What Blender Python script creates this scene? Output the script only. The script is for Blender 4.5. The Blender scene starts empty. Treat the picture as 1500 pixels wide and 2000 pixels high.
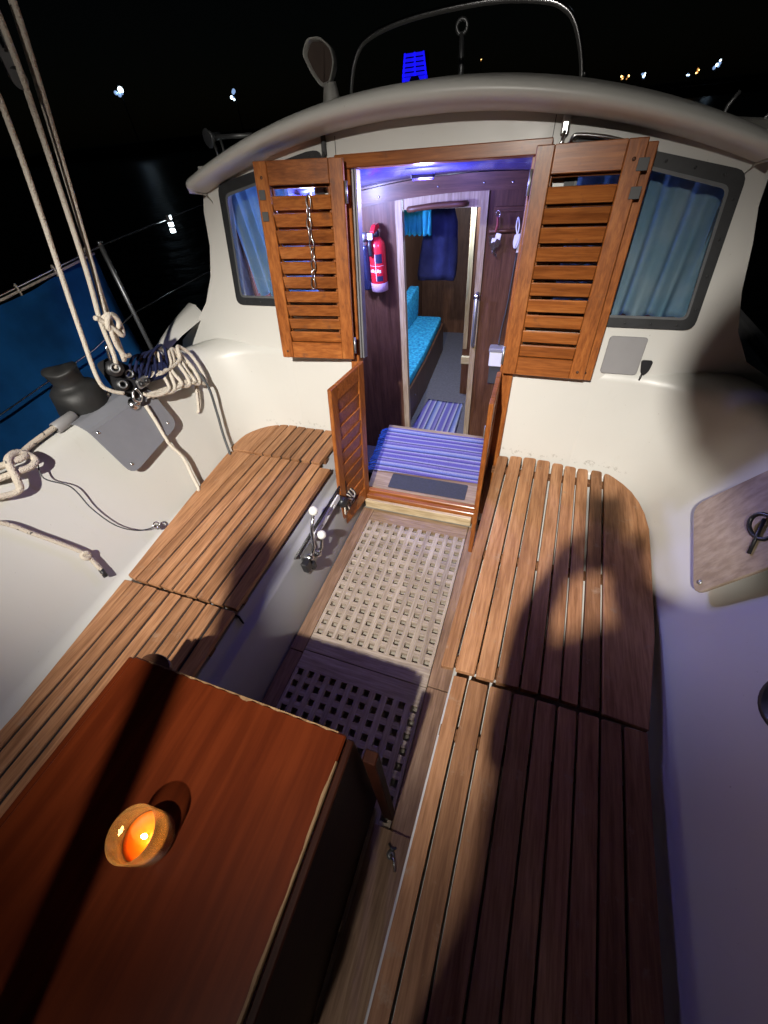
import bpy, bmesh, math, random
from mathutils import Vector, Matrix
from mathutils.geometry import tessellate_polygon
random.seed(7)
S = bpy.context.scene
C = S.collection
R = math.radians

# ------------------------------------------------------------------ camera
def cam_axes(yaw, pitch, roll):
    y, p, r = R(yaw), R(pitch), R(roll)
    f = Vector((-math.sin(y)*math.cos(p), math.cos(y)*math.cos(p), -math.sin(p)))
    rt = Vector((math.cos(y), math.sin(y), 0)); up = rt.cross(f)
    return rt*math.cos(r)+up*math.sin(r), -rt*math.sin(r)+up*math.cos(r), f
CAM = Vector((0.4547, -1.4607, 1.7241))
c_r, c_u, c_f = cam_axes(23.629, 45.383, -6.3405)
cd = bpy.data.cameras.new('camera'); cam = bpy.data.objects.new('camera', cd); C.objects.link(cam)
m = Matrix((( c_r.x, c_u.x, -c_f.x, CAM.x), (c_r.y, c_u.y, -c_f.y, CAM.y), (c_r.z, c_u.z, -c_f.z, CAM.z), (0, 0, 0, 1)))
cam.matrix_world = m
cd.sensor_fit = 'VERTICAL'; cd.sensor_height = 36.0; cd.lens = 36.0*765/2000
cd.clip_start = 0.005; cd.clip_end = 2000
S.camera = cam

# ------------------------------------------------------------------ night sky, faint moon, exposure
w = bpy.data.worlds.new('World'); S.world = w; w.use_nodes = True
nt = w.node_tree; bg = nt.nodes['Background']
sky = nt.nodes.new('ShaderNodeTexSky'); sky.sky_type = 'NISHITA'; sky.sun_disc = False
sky.sun_elevation = R(12); sky.sun_rotation = R(150)
nt.links.new(sky.outputs[0], bg.inputs[0]); bg.inputs[1].default_value = 0.00018
sl = bpy.data.lights.new('moon', 'SUN'); sl.energy = 0.004; sl.angle = R(0.5); sl.color = (0.7, 0.8, 1)
so = bpy.data.objects.new('moon', sl); C.objects.link(so); so.rotation_euler = (R(50), 0, R(150))
S.view_settings.view_transform = 'Standard'; S.view_settings.look = 'None'
S.view_settings.exposure = 0; S.view_settings.gamma = 1
S.cycles.use_denoising = True
S.cycles.max_bounces = 8; S.cycles.transparent_max_bounces = 24
S.cycles.caustics_reflective = False; S.cycles.caustics_refractive = False
S.cycles.sample_clamp_indirect = 4.0

# the cockpit flood light on the stern arch and the cabin lamps (their housings are built further down)
LAMP = Vector((0.10, -2.75, 2.90))
def lamp(name, kind, loc, energy, color, radius, parent=None):
    l = bpy.data.lights.new(name, kind); l.energy = energy; l.color = color; l.shadow_soft_size = radius
    o = bpy.data.objects.new(name, l); C.objects.link(o); o.location = loc
    return o
fl = lamp('flood_light', 'SPOT', LAMP, 860, (1, 0.95, 0.87), 0.035)
fl.data.spot_size = R(48); fl.data.spot_blend = 1.0; fl.scale = (1.4, 1, 1)   # oval beam
FLD = Vector((-math.sin(R(7))*math.cos(R(41.7)), math.cos(R(7))*math.cos(R(41.7)), -math.sin(R(41.7))))
lamp('flood_spill', 'POINT', LAMP, 62, (1, 0.94, 0.86), 0.035)   # stray light of the same fixture
fl.rotation_euler = FLD.to_track_quat('-Z', 'Y').to_euler()
CABIN1 = Vector((-0.74, 0.80, 1.36)); CABIN2 = Vector((-0.35, 2.3, 1.22))
CABIN3 = Vector((-0.12, 0.66, 1.480))
lamp('cabin_light', 'POINT', CABIN1, 60, (0.40, 0.46, 1.0), 0.05)
lamp('entry_light', 'POINT', CABIN3, 20, (0.34, 0.29, 1.0), 0.03)
lamp('forward_cabin_light', 'POINT', CABIN2, 95, (0.66, 0.82, 1.0), 0.06)

# ------------------------------------------------------------------ materials
def nodes(name):
    mt = bpy.data.materials.new(name); mt.use_nodes = True
    n = mt.node_tree; b = n.nodes['Principled BSDF']
    return mt, n, b
def coords(n, scale=(1, 1, 1), rnd=True):
    tc = n.nodes.new('ShaderNodeTexCoord'); mp = n.nodes.new('ShaderNodeMapping'); mp.inputs['Scale'].default_value = scale
    if rnd:
        oi = n.nodes.new('ShaderNodeObjectInfo'); mu = n.nodes.new('ShaderNodeVectorMath'); mu.operation = 'SCALE'
        cb = n.nodes.new('ShaderNodeCombineXYZ')
        for k in range(3): n.links.new(oi.outputs['Random'], cb.inputs[k])
        n.links.new(cb.outputs[0], mu.inputs[0]); mu.inputs['Scale'].default_value = 37.0
        ad = n.nodes.new('ShaderNodeVectorMath'); ad.operation = 'ADD'
        n.links.new(tc.outputs['Object'], ad.inputs[0]); n.links.new(mu.outputs[0], ad.inputs[1])
        n.links.new(ad.outputs[0], mp.inputs[0])
    else:
        n.links.new(tc.outputs['Object'], mp.inputs[0])
    return mp.outputs[0]
def noise(n, vec, scale, detail=4, rough=0.55):
    t = n.nodes.new('ShaderNodeTexNoise'); t.inputs['Scale'].default_value = scale
    t.inputs['Detail'].default_value = detail; t.inputs['Roughness'].default_value = rough
    n.links.new(vec, t.inputs['Vector']); return t.outputs['Fac']
def ramp(n, fac, stops):
    r = n.nodes.new('ShaderNodeValToRGB'); e = r.color_ramp.elements
    while len(e) < len(stops): e.new(0.5)
    for k, (p, c) in enumerate(stops): e[k].position = p; e[k].color = (*c, 1) if len(c) == 3 else c
    n.links.new(fac, r.inputs[0]); return r.outputs[0]
def mix(n, a, b, fac, mode='MIX'):
    x = n.nodes.new('ShaderNodeMix'); x.data_type = 'RGBA'; x.blend_type = mode
    for s, v in ((x.inputs[0], fac), (x.inputs[6], a), (x.inputs[7], b)):
        if hasattr(v, 'is_output'): n.links.new(v, s)
        else: s.default_value = v if not isinstance(v, tuple) else ((*v, 1) if len(v) == 3 else v)
    return x.outputs[2]
def bump(n, b, h, strength=0.2, dist=0.002):
    bp = n.nodes.new('ShaderNodeBump'); bp.inputs['Strength'].default_value = strength; bp.inputs['Distance'].default_value = dist
    n.links.new(h, bp.inputs['Height']); n.links.new(bp.outputs[0], b.inputs['Normal'])
def plain(name, col, rough=0.5, metal=0.0, spec=0.5, var=0.12, scale=14, bmp=0.15):
    mt, n, b = nodes(name); v = coords(n)
    f = noise(n, v, scale, 5)
    n.links.new(ramp(n, f, [(0.25, tuple(x*(1-var) for x in col)), (0.75, tuple(min(1, x*(1+var)) for x in col))]), b.inputs['Base Color'])
    b.inputs['Roughness'].default_value = rough; b.inputs['Metallic'].default_value = metal
    b.inputs['Specular IOR Level'].default_value = spec
    if bmp: bump(n, b, noise(n, v, scale*6, 3), bmp, 0.001)
    return mt
def wood(name, dark, mid, light, rough=0.5, coat=0.0, axis='y', tone=0.25, wear=None, grain=1.0, spec=0.3):
    mt, n, b = nodes(name)
    st = {'x': (2.2, 34, 34), 'y': (34, 2.2, 34), 'z': (34, 34, 2.2)}[axis]
    v = coords(n, st)
    f1 = noise(n, v, 1.0*grain, 6, 0.62); f2 = noise(n, v, 4.0*grain, 3, 0.6)
    col = ramp(n, f1, [(0.30, dark), (0.52, mid), (0.74, light)])
    fine = ramp(n, f2, [(0.38, (0.62, 0.58, 0.55)), (0.60, (1, 1, 1))])
    col = mix(n, col, fine, 0.55, 'MULTIPLY')
    oi = n.nodes.new('ShaderNodeObjectInfo')
    tn = ramp(n, oi.outputs['Random'], [(0.0, (1-tone, 1-tone*1.1, 1-tone*1.2)), (1.0, (1+tone*0.35, 1+tone*0.3, 1+tone*0.25))])
    col = mix(n, col, tn, 1.0, 'MULTIPLY')
    big = noise(n, coords(n, (1, 1, 1)), 5.0, 3)
    col = mix(n, col, ramp(n, big, [(0.3, (0.80, 0.79, 0.78)), (0.7, (1.08, 1.08, 1.08))]), 0.7, 'MULTIPLY')
    if wear:
        wf = noise(n, coords(n, (1, 1, 1)), 16.0, 6, 0.7)
        col = mix(n, col, wear, ramp(n, wf, [(0.60, (0, 0, 0)), (0.72, (0.8, 0.8, 0.8))]))
    n.links.new(col, b.inputs['Base Color'])
    b.inputs['Roughness'].default_value = rough; b.inputs['Specular IOR Level'].default_value = spec
    b.inputs['Coat Weight'].default_value = coat; b.inputs['Coat Roughness'].default_value = 0.18
    bump(n, b, f2, 0.25 if coat < 0.3 else 0.1, 0.0012)
    return mt
def gelcoat(name, col, rough=0.38, dirt=(0.42, 0.37, 0.28)):
    mt, n, b = nodes(name); v = coords(n, rnd=False)
    f = noise(n, v, 2.2, 6, 0.6)
    c = ramp(n, f, [(0.3, tuple(x*0.965 for x in col)), (0.7, col)])
    d1 = noise(n, coords(n, (9, 9, 3), rnd=False), 1.3, 8, 0.75)
    c = mix(n, c, dirt, ramp(n, d1, [(0.60, (0, 0, 0)), (0.82, (0.26, 0.26, 0.26))]))
    sp = noise(n, v, 90, 2)
    c = mix(n, c, (0.2, 0.17, 0.13), ramp(n, sp, [(0.74, (0, 0, 0)), (0.80, (0.4, 0.4, 0.4))]))
    sx = n.nodes.new('ShaderNodeSeparateXYZ'); n.links.new(v, sx.inputs[0])
    zr = ramp(n, sx.outputs['Z'], [(0.435, (0, 0, 0)), (0.452, (1, 1, 1)), (0.468, (0.8, 0.8, 0.8)), (0.486, (0, 0, 0))])
    gn = ramp(n, noise(n, v, 38, 6, 0.75), [(0.56, (0, 0, 0)), (0.62, (0.75, 0.75, 0.75))])
    c = mix(n, c, (0.30, 0.28, 0.24), mix(n, mix(n, zr, gn, 1.0, 'MULTIPLY'), ramp(n, sx.outputs['Y'], [(0.16, (0, 0, 0)), (0.22, (1, 1, 1))]), 1.0, 'MULTIPLY'))
    n.links.new(c, b.inputs['Base Color'])
    rr = n.nodes.new('ShaderNodeMapRange'); rr.inputs[3].default_value = rough-0.08; rr.inputs[4].default_value = rough+0.16
    n.links.new(noise(n, v, 9, 5), rr.inputs[0]); n.links.new(rr.outputs[0], b.inputs['Roughness'])
    bump(n, b, noise(n, v, 30, 4), 0.06, 0.002)
    return mt
def glass(name, tint=(1, 1, 1), amt=1.0, rough=0.02):
    mt = bpy.data.materials.new(name); mt.use_nodes = True; n = mt.node_tree; n.nodes.clear()
    o = n.nodes.new('ShaderNodeOutputMaterial'); t = n.nodes.new('ShaderNodeBsdfTransparent'); g = n.nodes.new('ShaderNodeBsdfGlossy')
    t.inputs[0].default_value = (*tint, 1); g.inputs['Roughness'].default_value = rough
    lw = n.nodes.new('ShaderNodeLayerWeight'); lw.inputs[0].default_value = 0.5
    pw = n.nodes.new('ShaderNodeMath'); pw.operation = 'POWER'; pw.inputs[1].default_value = 4.0; n.links.new(lw.outputs['Facing'], pw.inputs[0])
    fr = n.nodes.new('ShaderNodeMath'); fr.operation = 'MULTIPLY_ADD'; fr.inputs[1].default_value = 0.9; fr.inputs[2].default_value = 0.045; n.links.new(pw.outputs[0], fr.inputs[0])
    mu = n.nodes.new('ShaderNodeMath'); mu.operation = 'MULTIPLY'; mu.inputs[1].default_value = amt; mu.use_clamp = True
    x = n.nodes.new('ShaderNodeMixShader')
    n.links.new(fr.outputs[0], mu.inputs[0]); n.links.new(mu.outputs[0], x.inputs[0])
    n.links.new(t.outputs[0], x.inputs[1]); n.links.new(g.outputs[0], x.inputs[2]); n.links.new(x.outputs[0], o.inputs[0])
    return mt
def cloth(name, c1, c2, trans=0.4, scale=8, stripes=None):
    mt = bpy.data.materials.new(name); mt.use_nodes = True; n = mt.node_tree; b = n.nodes['Principled BSDF']; o = n.nodes['Material Output']
    v = coords(n); f = noise(n, v, scale, 5)
    col = ramp(n, f, [(0.35, c1), (0.65, c2)])
    n.links.new(col, b.inputs['Base Color']); b.inputs['Roughness'].default_value = 0.9; b.inputs['Specular IOR Level'].default_value = 0.15
    bump(n, b, noise(n, v, 300, 2), 0.2, 0.001)
    if trans > 0:
        t = n.nodes.new('ShaderNodeBsdfTranslucent'); n.links.new(col, t.inputs[0]); x = n.nodes.new('ShaderNodeMixShader'); x.inputs[0].default_value = trans
        n.links.new(b.outputs[0], x.inputs[1]); n.links.new(t.outputs[0], x.inputs[2]); n.links.new(x.outputs[0], o.inputs[0])
    return mt
def emit(name, col, strength):
    mt, n, b = nodes(name); b.inputs['Base Color'].default_value = (*col, 1)
    b.inputs['Emission Color'].default_value = (*col, 1); b.inputs['Emission Strength'].default_value = strength
    return mt
def striped(name, stops, axis, freq):
    mt, n, b = nodes(name); tc = n.nodes.new('ShaderNodeTexCoord'); sp = n.nodes.new('ShaderNodeSeparateXYZ'); n.links.new(tc.outputs['Object'], sp.inputs[0])
    mu = n.nodes.new('ShaderNodeMath'); mu.operation = 'MULTIPLY'; mu.inputs[1].default_value = freq; n.links.new(sp.outputs[axis], mu.inputs[0])
    fr = n.nodes.new('ShaderNodeMath'); fr.operation = 'FRACT'; n.links.new(mu.outputs[0], fr.inputs[0])
    col = ramp(n, fr.outputs[0], stops)
    wv = noise(n, coords(n, (1, 1, 1)), 260, 2)
    col = mix(n, col, ramp(n, wv, [(0.35, (0.45, 0.45, 0.5)), (0.6, (1, 1, 1))]), 0.7, 'MULTIPLY')
    n.links.new(col, b.inputs['Base Color']); b.inputs['Roughness'].default_value = 0.95; b.inputs['Specular IOR Level'].default_value = 0.1
    bump(n, b, wv, 0.5, 0.002)
    return mt

M = {}
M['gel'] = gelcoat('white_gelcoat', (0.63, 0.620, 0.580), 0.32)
M['gel2'] = gelcoat('darkened_gelcoat', (0.34, 0.335, 0.345), 0.45)  # white gelcoat darkened to hold the shade of the port well side
M['pan'] = gelcoat('sole_pan', (0.33, 0.30, 0.25), 0.5)
M['teak'] = wood('bench_teak', (0.27, 0.122, 0.054), (0.42, 0.208, 0.100), (0.53, 0.285, 0.148), 0.55, 0.0, 'y', 0.30, wear=(0.34, 0.22, 0.14))
M['teak_x'] = wood('bench_teak_cross', (0.12, 0.05, 0.02), (0.20, 0.09, 0.04), (0.28, 0.14, 0.06), 0.6, 0.0, 'x', 0.2)
M['grate'] = wood('weathered_grating', (0.30, 0.235, 0.18), (0.43, 0.355, 0.285), (0.53, 0.45, 0.37), 0.7, 0.0, 'y', 0.12)
M['grate_x'] = wood('weathered_grating_cross', (0.30, 0.235, 0.18), (0.43, 0.355, 0.285), (0.53, 0.45, 0.37), 0.7, 0.0, 'x', 0.12)
M['sole'] = wood('sole_board', (0.19, 0.11, 0.065), (0.29, 0.175, 0.11), (0.37, 0.24, 0.155), 0.65, 0.0, 'y', 0.1)
M['sole_x'] = wood('sole_board_cross', (0.22, 0.145, 0.085), (0.32, 0.22, 0.14), (0.40, 0.29, 0.19), 0.65, 0.0, 'x', 0.1)
M['varn_z'] = wood('varnished_upright', (0.23, 0.066, 0.014), (0.36, 0.115, 0.026), (0.46, 0.168, 0.042), 0.34, 0.25, 'z', 0.15, wear=(0.13, 0.05, 0.022))
M['varn_x'] = wood('varnished_rail', (0.23, 0.066, 0.014), (0.36, 0.115, 0.026), (0.46, 0.168, 0.042), 0.34, 0.25, 'x', 0.22, wear=(0.15, 0.06, 0.03))
M['mahog_z'] = wood('mahogany_panel', (0.072, 0.030, 0.016), (0.110, 0.048, 0.026), (0.150, 0.070, 0.040), 0.45, 0.05, 'z', 0.1)
M['mahog_x'] = wood('mahogany_cross', (0.072, 0.030, 0.016), (0.110, 0.048, 0.026), (0.150, 0.070, 0.040), 0.45, 0.05, 'x', 0.1)
M['oak'] = wood('pale_trim', (0.30, 0.22, 0.13), (0.42, 0.33, 0.21), (0.52, 0.42, 0.28), 0.5, 0.0, 'z', 0.1)
M['oak_x'] = wood('pale_board', (0.48, 0.36, 0.20), (0.66, 0.54, 0.34), (0.74, 0.64, 0.44), 0.5, 0.0, 'x', 0.1, wear=(0.50, 0.40, 0.24))
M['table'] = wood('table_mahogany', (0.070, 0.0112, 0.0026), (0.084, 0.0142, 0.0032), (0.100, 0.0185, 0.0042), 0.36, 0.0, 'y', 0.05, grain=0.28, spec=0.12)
M['leaf'] = wood('shaded_mahogany', (0.016, 0.004, 0.002), (0.024, 0.006, 0.003), (0.032, 0.009, 0.004), 0.5, 0.0, 'y', 0.05, spec=0.1)  # mahogany darkened so leaf and leg board carry their shade
M['raw'] = wood('bare_edge', (0.15, 0.08, 0.033), (0.25, 0.15, 0.07), (0.33, 0.215, 0.11), 0.6, 0.0, 'y', 0.1, wear=(0.16, 0.05, 0.02))
M['ply'] = wood('weathered_plywood', (0.33, 0.25, 0.17), (0.42, 0.33, 0.235), (0.49, 0.39, 0.285), 0.65, 0.0, 'z', 0.05, wear=(0.33, 0.24, 0.18), grain=0.35)
M['steel'] = plain('stainless', (0.62, 0.62, 0.63), 0.22, 1.0, var=0.06, bmp=0.05)
M['dullsteel'] = plain('dull_alloy', (0.36, 0.37, 0.38), 0.42, 0.8, var=0.15)
M['black'] = plain('black_plastic', (0.018, 0.018, 0.02), 0.38, 0, var=0.2)
M['dgrey'] = plain('dark_grey_vinyl', (0.055, 0.055, 0.055), 0.5, 0, var=0.25, scale=7)
M['grey'] = plain('grey_plastic', (0.20, 0.205, 0.23), 0.30, 0, var=0.06)
M['panel'] = plain('grey_panel', (0.27, 0.265, 0.27), 0.45, 0, var=0.05)
M['panel_dk'] = plain('bead_grey', (0.10, 0.105, 0.11), 0.5, 0, var=0.2)
M['frame'] = plain('window_gasket', (0.018, 0.019, 0.021), 0.5, 0.0, var=0.3, scale=25)
M['whiteknob'] = plain('white_knob', (0.80, 0.79, 0.74), 0.25, 0, var=0.03, bmp=0)
M['red'] = plain('extinguisher_red', (0.60, 0.02, 0.03), 0.25, 0, var=0.06, bmp=0)
M['lab_dark'] = plain('label_dark', (0.02, 0.02, 0.05), 0.4, 0, var=0.1, bmp=0)
M['lab_white'] = plain('label_white', (0.80, 0.80, 0.80), 0.4, 0, var=0.05, bmp=0)
M['navy'] = cloth('navy_cloth', (0.010, 0.013, 0.045), (0.020, 0.026, 0.075), 0.0, 10)
M['bluecloth'] = cloth('weather_cloth', (0.004, 0.052, 0.17), (0.007, 0.086, 0.27), 0.1, 5)
M['curtain'] = cloth('curtain_cloth', (0.24, 0.41, 0.52), (0.40, 0.52, 0.58), 0.5, 6)
M['teal'] = cloth('teal_cloth', (0.02, 0.28, 0.36), (0.04, 0.38, 0.46), 0.2, 12)
M['cushion'] = cloth('turquoise_cushion', (0.02, 0.16, 0.30), (0.05, 0.40, 0.58), 0.0, 38)
M['ceil'] = plain('cabin_ceiling', (0.07, 0.08, 0.30), 0.22, 0, var=0.05, scale=5, bmp=0.05)
M['carpet'] = plain('cabin_carpet', (0.10, 0.09, 0.10), 0.95, 0, spec=0.1, var=0.2, scale=60, bmp=0.5)
M['pad'] = plain('non_slip_pad', (0.05, 0.05, 0.06), 0.85, 0, spec=0.2, var=0.15, scale=80, bmp=0.5)
M['glass'] = glass('window_glass', (0.93, 0.95, 0.96), 1.0)
M['cglass'] = glass('candle_glass', (0.985, 0.96, 0.92), 1.5, 0.02)
n = M['cglass'].node_tree; o_ = [x for x in n.nodes if x.type == 'OUTPUT_MATERIAL'][0]; src = o_.inputs[0].links[0].from_socket   # amber scatter mixed into the glass to imitate the candle's glow
df = n.nodes.new('ShaderNodeBsdfTranslucent'); df.inputs[0].default_value = (0.95, 0.56, 0.18, 1); d2_ = n.nodes.new('ShaderNodeBsdfDiffuse'); d2_.inputs[0].default_value = (0.95, 0.56, 0.18, 1)
a_ = n.nodes.new('ShaderNodeMixShader'); a_.inputs[0].default_value = 0.5; n.links.new(df.outputs[0], a_.inputs[1]); n.links.new(d2_.outputs[0], a_.inputs[2])
b_ = n.nodes.new('ShaderNodeMixShader'); b_.inputs[0].default_value = 0.18; n.links.new(src, b_.inputs[1]); n.links.new(a_.outputs[0], b_.inputs[2]); n.links.new(b_.outputs[0], o_.inputs[0])
M['dark'] = plain('dark_void', (0.010, 0.010, 0.012), 0.8, 0, spec=0.1)
M['skin'] = plain('skin', (0.46, 0.27, 0.19), 0.55, 0, var=0.06, bmp=0.1)
M['shirt'] = cloth('dark_shirt', (0.03, 0.03, 0.04), (0.05, 0.05, 0.06), 0.0, 10)
M['hair'] = plain('hair', (0.03, 0.02, 0.015), 0.6, 0, var=0.2)
pal = [(0.0, (0.22, 0.16, 0.62)), (0.09, (0.80, 0.78, 0.86)), (0.13, (0.12, 0.10, 0.45)), (0.26, (0.42, 0.34, 0.75)), (0.31, (0.85, 0.84, 0.90)),
       (0.35, (0.06, 0.06, 0.25)), (0.43, (0.30, 0.36, 0.80)), (0.56, (0.78, 0.76, 0.85)), (0.60, (0.16, 0.14, 0.52)), (0.72, (0.50, 0.42, 0.80)),
       (0.77, (0.06, 0.05, 0.22)), (0.82, (0.80, 0.79, 0.88)), (0.88, (0.26, 0.22, 0.66))]
M['mat_y'] = striped('woven_mat_across', pal, 1, 5.2)
M['mat_x'] = striped('woven_mat_along', pal, 0, 4.2)
def rope_mat(name, col, fleck):
    mt, n, b = nodes(name); v = coords(n, rnd=False)
    f = noise(n, v, 55, 2); c = mix(n, col, fleck, ramp(n, f, [(0.66, (0, 0, 0)), (0.70, (0.9, 0.9, 0.9))]))
    n.links.new(c, b.inputs['Base Color']); b.inputs['Roughness'].default_value = 0.9; b.inputs['Specular IOR Level'].default_value = 0.2
    wv = n.nodes.new('ShaderNodeTexVoronoi'); wv.inputs['Scale'].default_value = 210; n.links.new(v, wv.inputs['Vector'])
    bump(n, b, wv.outputs['Distance'], 0.9, 0.003); return mt
M['rope'] = rope_mat('sheet_rope', (0.66, 0.60, 0.51), (0.50, 0.42, 0.32))
M['rope2'] = rope_mat('flecked_rope', (0.60, 0.53, 0.44), (0.04, 0.04, 0.05))
M['cable'] = plain('dark_cable', (0.05, 0.055, 0.06), 0.5, 0, var=0.2)

# ------------------------------------------------------------------ mesh helpers
def link(name, me, mat, parent=None, smooth=False):
    o = bpy.data.objects.new(name, me); C.objects.link(o)
    if mat is not None: me.materials.append(mat)
    if smooth:
        for p in me.polygons: p.use_smooth = True
    if parent is not None:
        o.parent = parent
        if parent.parent is None: o.matrix_parent_inverse = Matrix.Translation(-parent.location)
    return o
def from_bm(name, bm, mat, parent=None, smooth=False):
    bmesh.ops.recalc_face_normals(bm, faces=bm.faces)
    me = bpy.data.meshes.new(name); bm.to_mesh(me); bm.free()
    return link(name, me, mat, parent, smooth)
def raw(name, verts, faces, mat, parent=None, smooth=False):
    bm = bmesh.new(); vs = [bm.verts.new(v) for v in verts]
    for f in faces:
        try: bm.faces.new([vs[i] for i in f])
        except ValueError: pass
    return from_bm(name, bm, mat, parent, smooth)
def prism(name, pts, lo, hi, mat, parent=None, bev=0.0, fn=None, smooth=False, seg=1):
    """extrude the polygon pts (u,v) from lo to hi (w); fn maps (u,v,w) to space"""
    fn = fn or (lambda u, v, w_: (u, v, w_))
    n = len(pts); bm = bmesh.new()
    a = [bm.verts.new(fn(u, v, lo)) for u, v in pts]; b = [bm.verts.new(fn(u, v, hi)) for u, v in pts]
    bm.faces.new(a[::-1]); bm.faces.new(b)
    for i in range(n): bm.faces.new((a[i], a[(i+1) % n], b[(i+1) % n], b[i]))
    bmesh.ops.recalc_face_normals(bm, faces=bm.faces)
    if bev > 0:
        ed = [e for e in bm.edges if len(e.link_faces) == 2 and e.calc_face_angle(0) > 0.6]
        bmesh.ops.bevel(bm, geom=ed, offset=bev, segments=seg, affect='EDGES', profile=0.6, clamp_overlap=True)
    return from_bm(name, bm, mat, parent, smooth)
def box(name, x0, x1, y0, y1, z0, z1, mat, parent=None, bev=0.002, fn=None):
    return prism(name, [(x0, y0), (x1, y0), (x1, y1), (x0, y1)], z0, z1, mat, parent, bev, fn)
def cat(pts, n=6, closed=False):
    P = [Vector(p) for p in pts]; out = []; m_ = len(P)
    rng = range(m_) if closed else range(m_-1)
    for i in rng:
        if closed: p0, p1, p2, p3 = P[(i-1) % m_], P[i], P[(i+1) % m_], P[(i+2) % m_]
        else: p0, p1, p2, p3 = P[max(i-1, 0)], P[i], P[i+1], P[min(i+2, m_-1)]
        for k in range(n):
            t = k/n
            out.append(0.5*((2*p1)+(-p0+p2)*t+(2*p0-5*p1+4*p2-p3)*t*t+(-p0+3*p1-3*p2+p3)*t**3))
    if not closed: out.append(P[-1])
    return out
def tube_bm(bm, pts, r, seg=8, closed=False, cap=True):
    P = [Vector(p) for p in pts]; n = len(P); rings = []
    rr = r if isinstance(r, (list, tuple)) else [r]*n
    prev = None
    for i in range(n):
        if closed: t = (P[(i+1) % n]-P[i-1])
        else: t = P[min(i+1, n-1)]-P[max(i-1, 0)]
        t.normalize()
        if prev is None:
            a = Vector((0, 0, 1)) if abs(t.z) < 0.9 else Vector((1, 0, 0)); u = t.cross(a).normalized()
        else:
            u = (prev-t*prev.dot(t)).normalized()
        prev = u; v = t.cross(u)
        rings.append([bm.verts.new(P[i]+(u*math.cos(2*math.pi*k/seg)+v*math.sin(2*math.pi*k/seg))*rr[i]) for k in range(seg)])
    for i in range(n if closed else n-1):
        a, b = rings[i], rings[(i+1) % n]
        for k in range(seg): bm.faces.new((a[k], a[(k+1) % seg], b[(k+1) % seg], b[k]))
    if not closed and cap: bm.faces.new(rings[0][::-1]); bm.faces.new(rings[-1])
def tube(name, pts, r, mat, parent=None, seg=8, closed=False, sm=0):
    bm = bmesh.new()
    if sm: pts = cat(pts, sm, closed)
    tube_bm(bm, pts, r, seg, closed)
    return from_bm(name, bm, mat, parent, True)
def lathe(name, prof, loc, mat, parent=None, seg=24, axis=(0, 0, 1), smooth=True):
    q = Vector((0, 0, 1)).rotation_difference(Vector(axis).normalized()); L = Vector(loc); bm = bmesh.new(); rings = []
    for r, z in prof:
        if r < 1e-6: rings.append([bm.verts.new(L+q @ Vector((0, 0, z)))])
        else: rings.append([bm.verts.new(L+q @ Vector((r*math.cos(2*math.pi*k/seg), r*math.sin(2*math.pi*k/seg), z))) for k in range(seg)])
    for a, b in zip(rings, rings[1:]):
        if len(a) == 1 and len(b) == 1: continue
        for k in range(seg):
            k2 = (k+1) % seg
            if len(a) == 1: bm.faces.new((a[0], b[k2], b[k]))
            elif len(b) == 1: bm.faces.new((a[k], a[k2], b[0]))
            else: bm.faces.new((a[k], a[k2], b[k2], b[k]))
    o = from_bm(name, bm, mat, parent, smooth)
    return o
def plate(name, outer, holes, w0, w1, fn, mat, parent=None):
    """flat plate with holes, extruded from w0 to w1"""
    polys = [outer]+holes; flat = [p for poly in polys for p in poly]
    tris = tessellate_polygon([[Vector((p[0], p[1], 0)) for p in poly] for poly in polys])
    bm = bmesh.new(); A = [bm.verts.new(fn(u, v, w0)) for u, v in flat]; B_ = [bm.verts.new(fn(u, v, w1)) for u, v in flat]
    for t in tris:
        bm.faces.new([A[i] for i in t]); bm.faces.new([B_[i] for i in t[::-1]])
    k = 0
    for poly in polys:
        n = len(poly)
        for i in range(n):
            a, b = k+i, k+(i+1) % n; bm.faces.new((A[a], A[b], B_[b], B_[a]))
        k += n
    return from_bm(name, bm, mat, parent)
def rrect(x0, x1, y0, y1, r, n=5):
    out = []
    for cx, cy, a0 in ((x1-r, y1-r, 0), (x0+r, y1-r, 90), (x0+r, y0+r, 180), (x1-r, y0+r, 270)):
        for k in range(n+1):
            a = R(a0+90*k/n); out.append((cx+r*math.cos(a), cy+r*math.sin(a)))
    return out
def rpoly(pts, r, n=4):
    """round the corners of a convex polygon"""
    out = []; m_ = len(pts); rad = r if isinstance(r, (list, tuple)) else [r]*m_
    for i in range(m_):
        p = Vector(pts[i]); a = Vector(pts[i-1])-p; b = Vector(pts[(i+1) % m_])-p; d = rad[i]
        if d <= 0: out.append(tuple(p)); continue
        s, e = p+a.normalized()*d, p+b.normalized()*d
        for k in range(n+1):
            t = k/n; q = (1-t)**2*s+2*t*(1-t)*p+t*t*e; out.append((q.x, q.y))
    return out
def thing(name, label, catg, loc=(0, 0, 0), group=None):
    o = bpy.data.objects.new(name, None); C.objects.link(o); o.location = loc; o.empty_display_size = 0.05
    return tag(o, label, catg, group)
def tag(o, label, catg, group=None):
    o['label'] = label; o['category'] = catg
    if group: o['group'] = group
    return o
def struct(o): o['kind'] = 'structure'; return o
def stuff(o): o['kind'] = 'stuff'; return o

# bulkhead frame of reference: u = athwartships, v = height, w = distance out of the face towards the stern
def BH(u, v, w_): return (u, 0.18+0.185*v-0.983*w_, v+0.182*w_)

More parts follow.
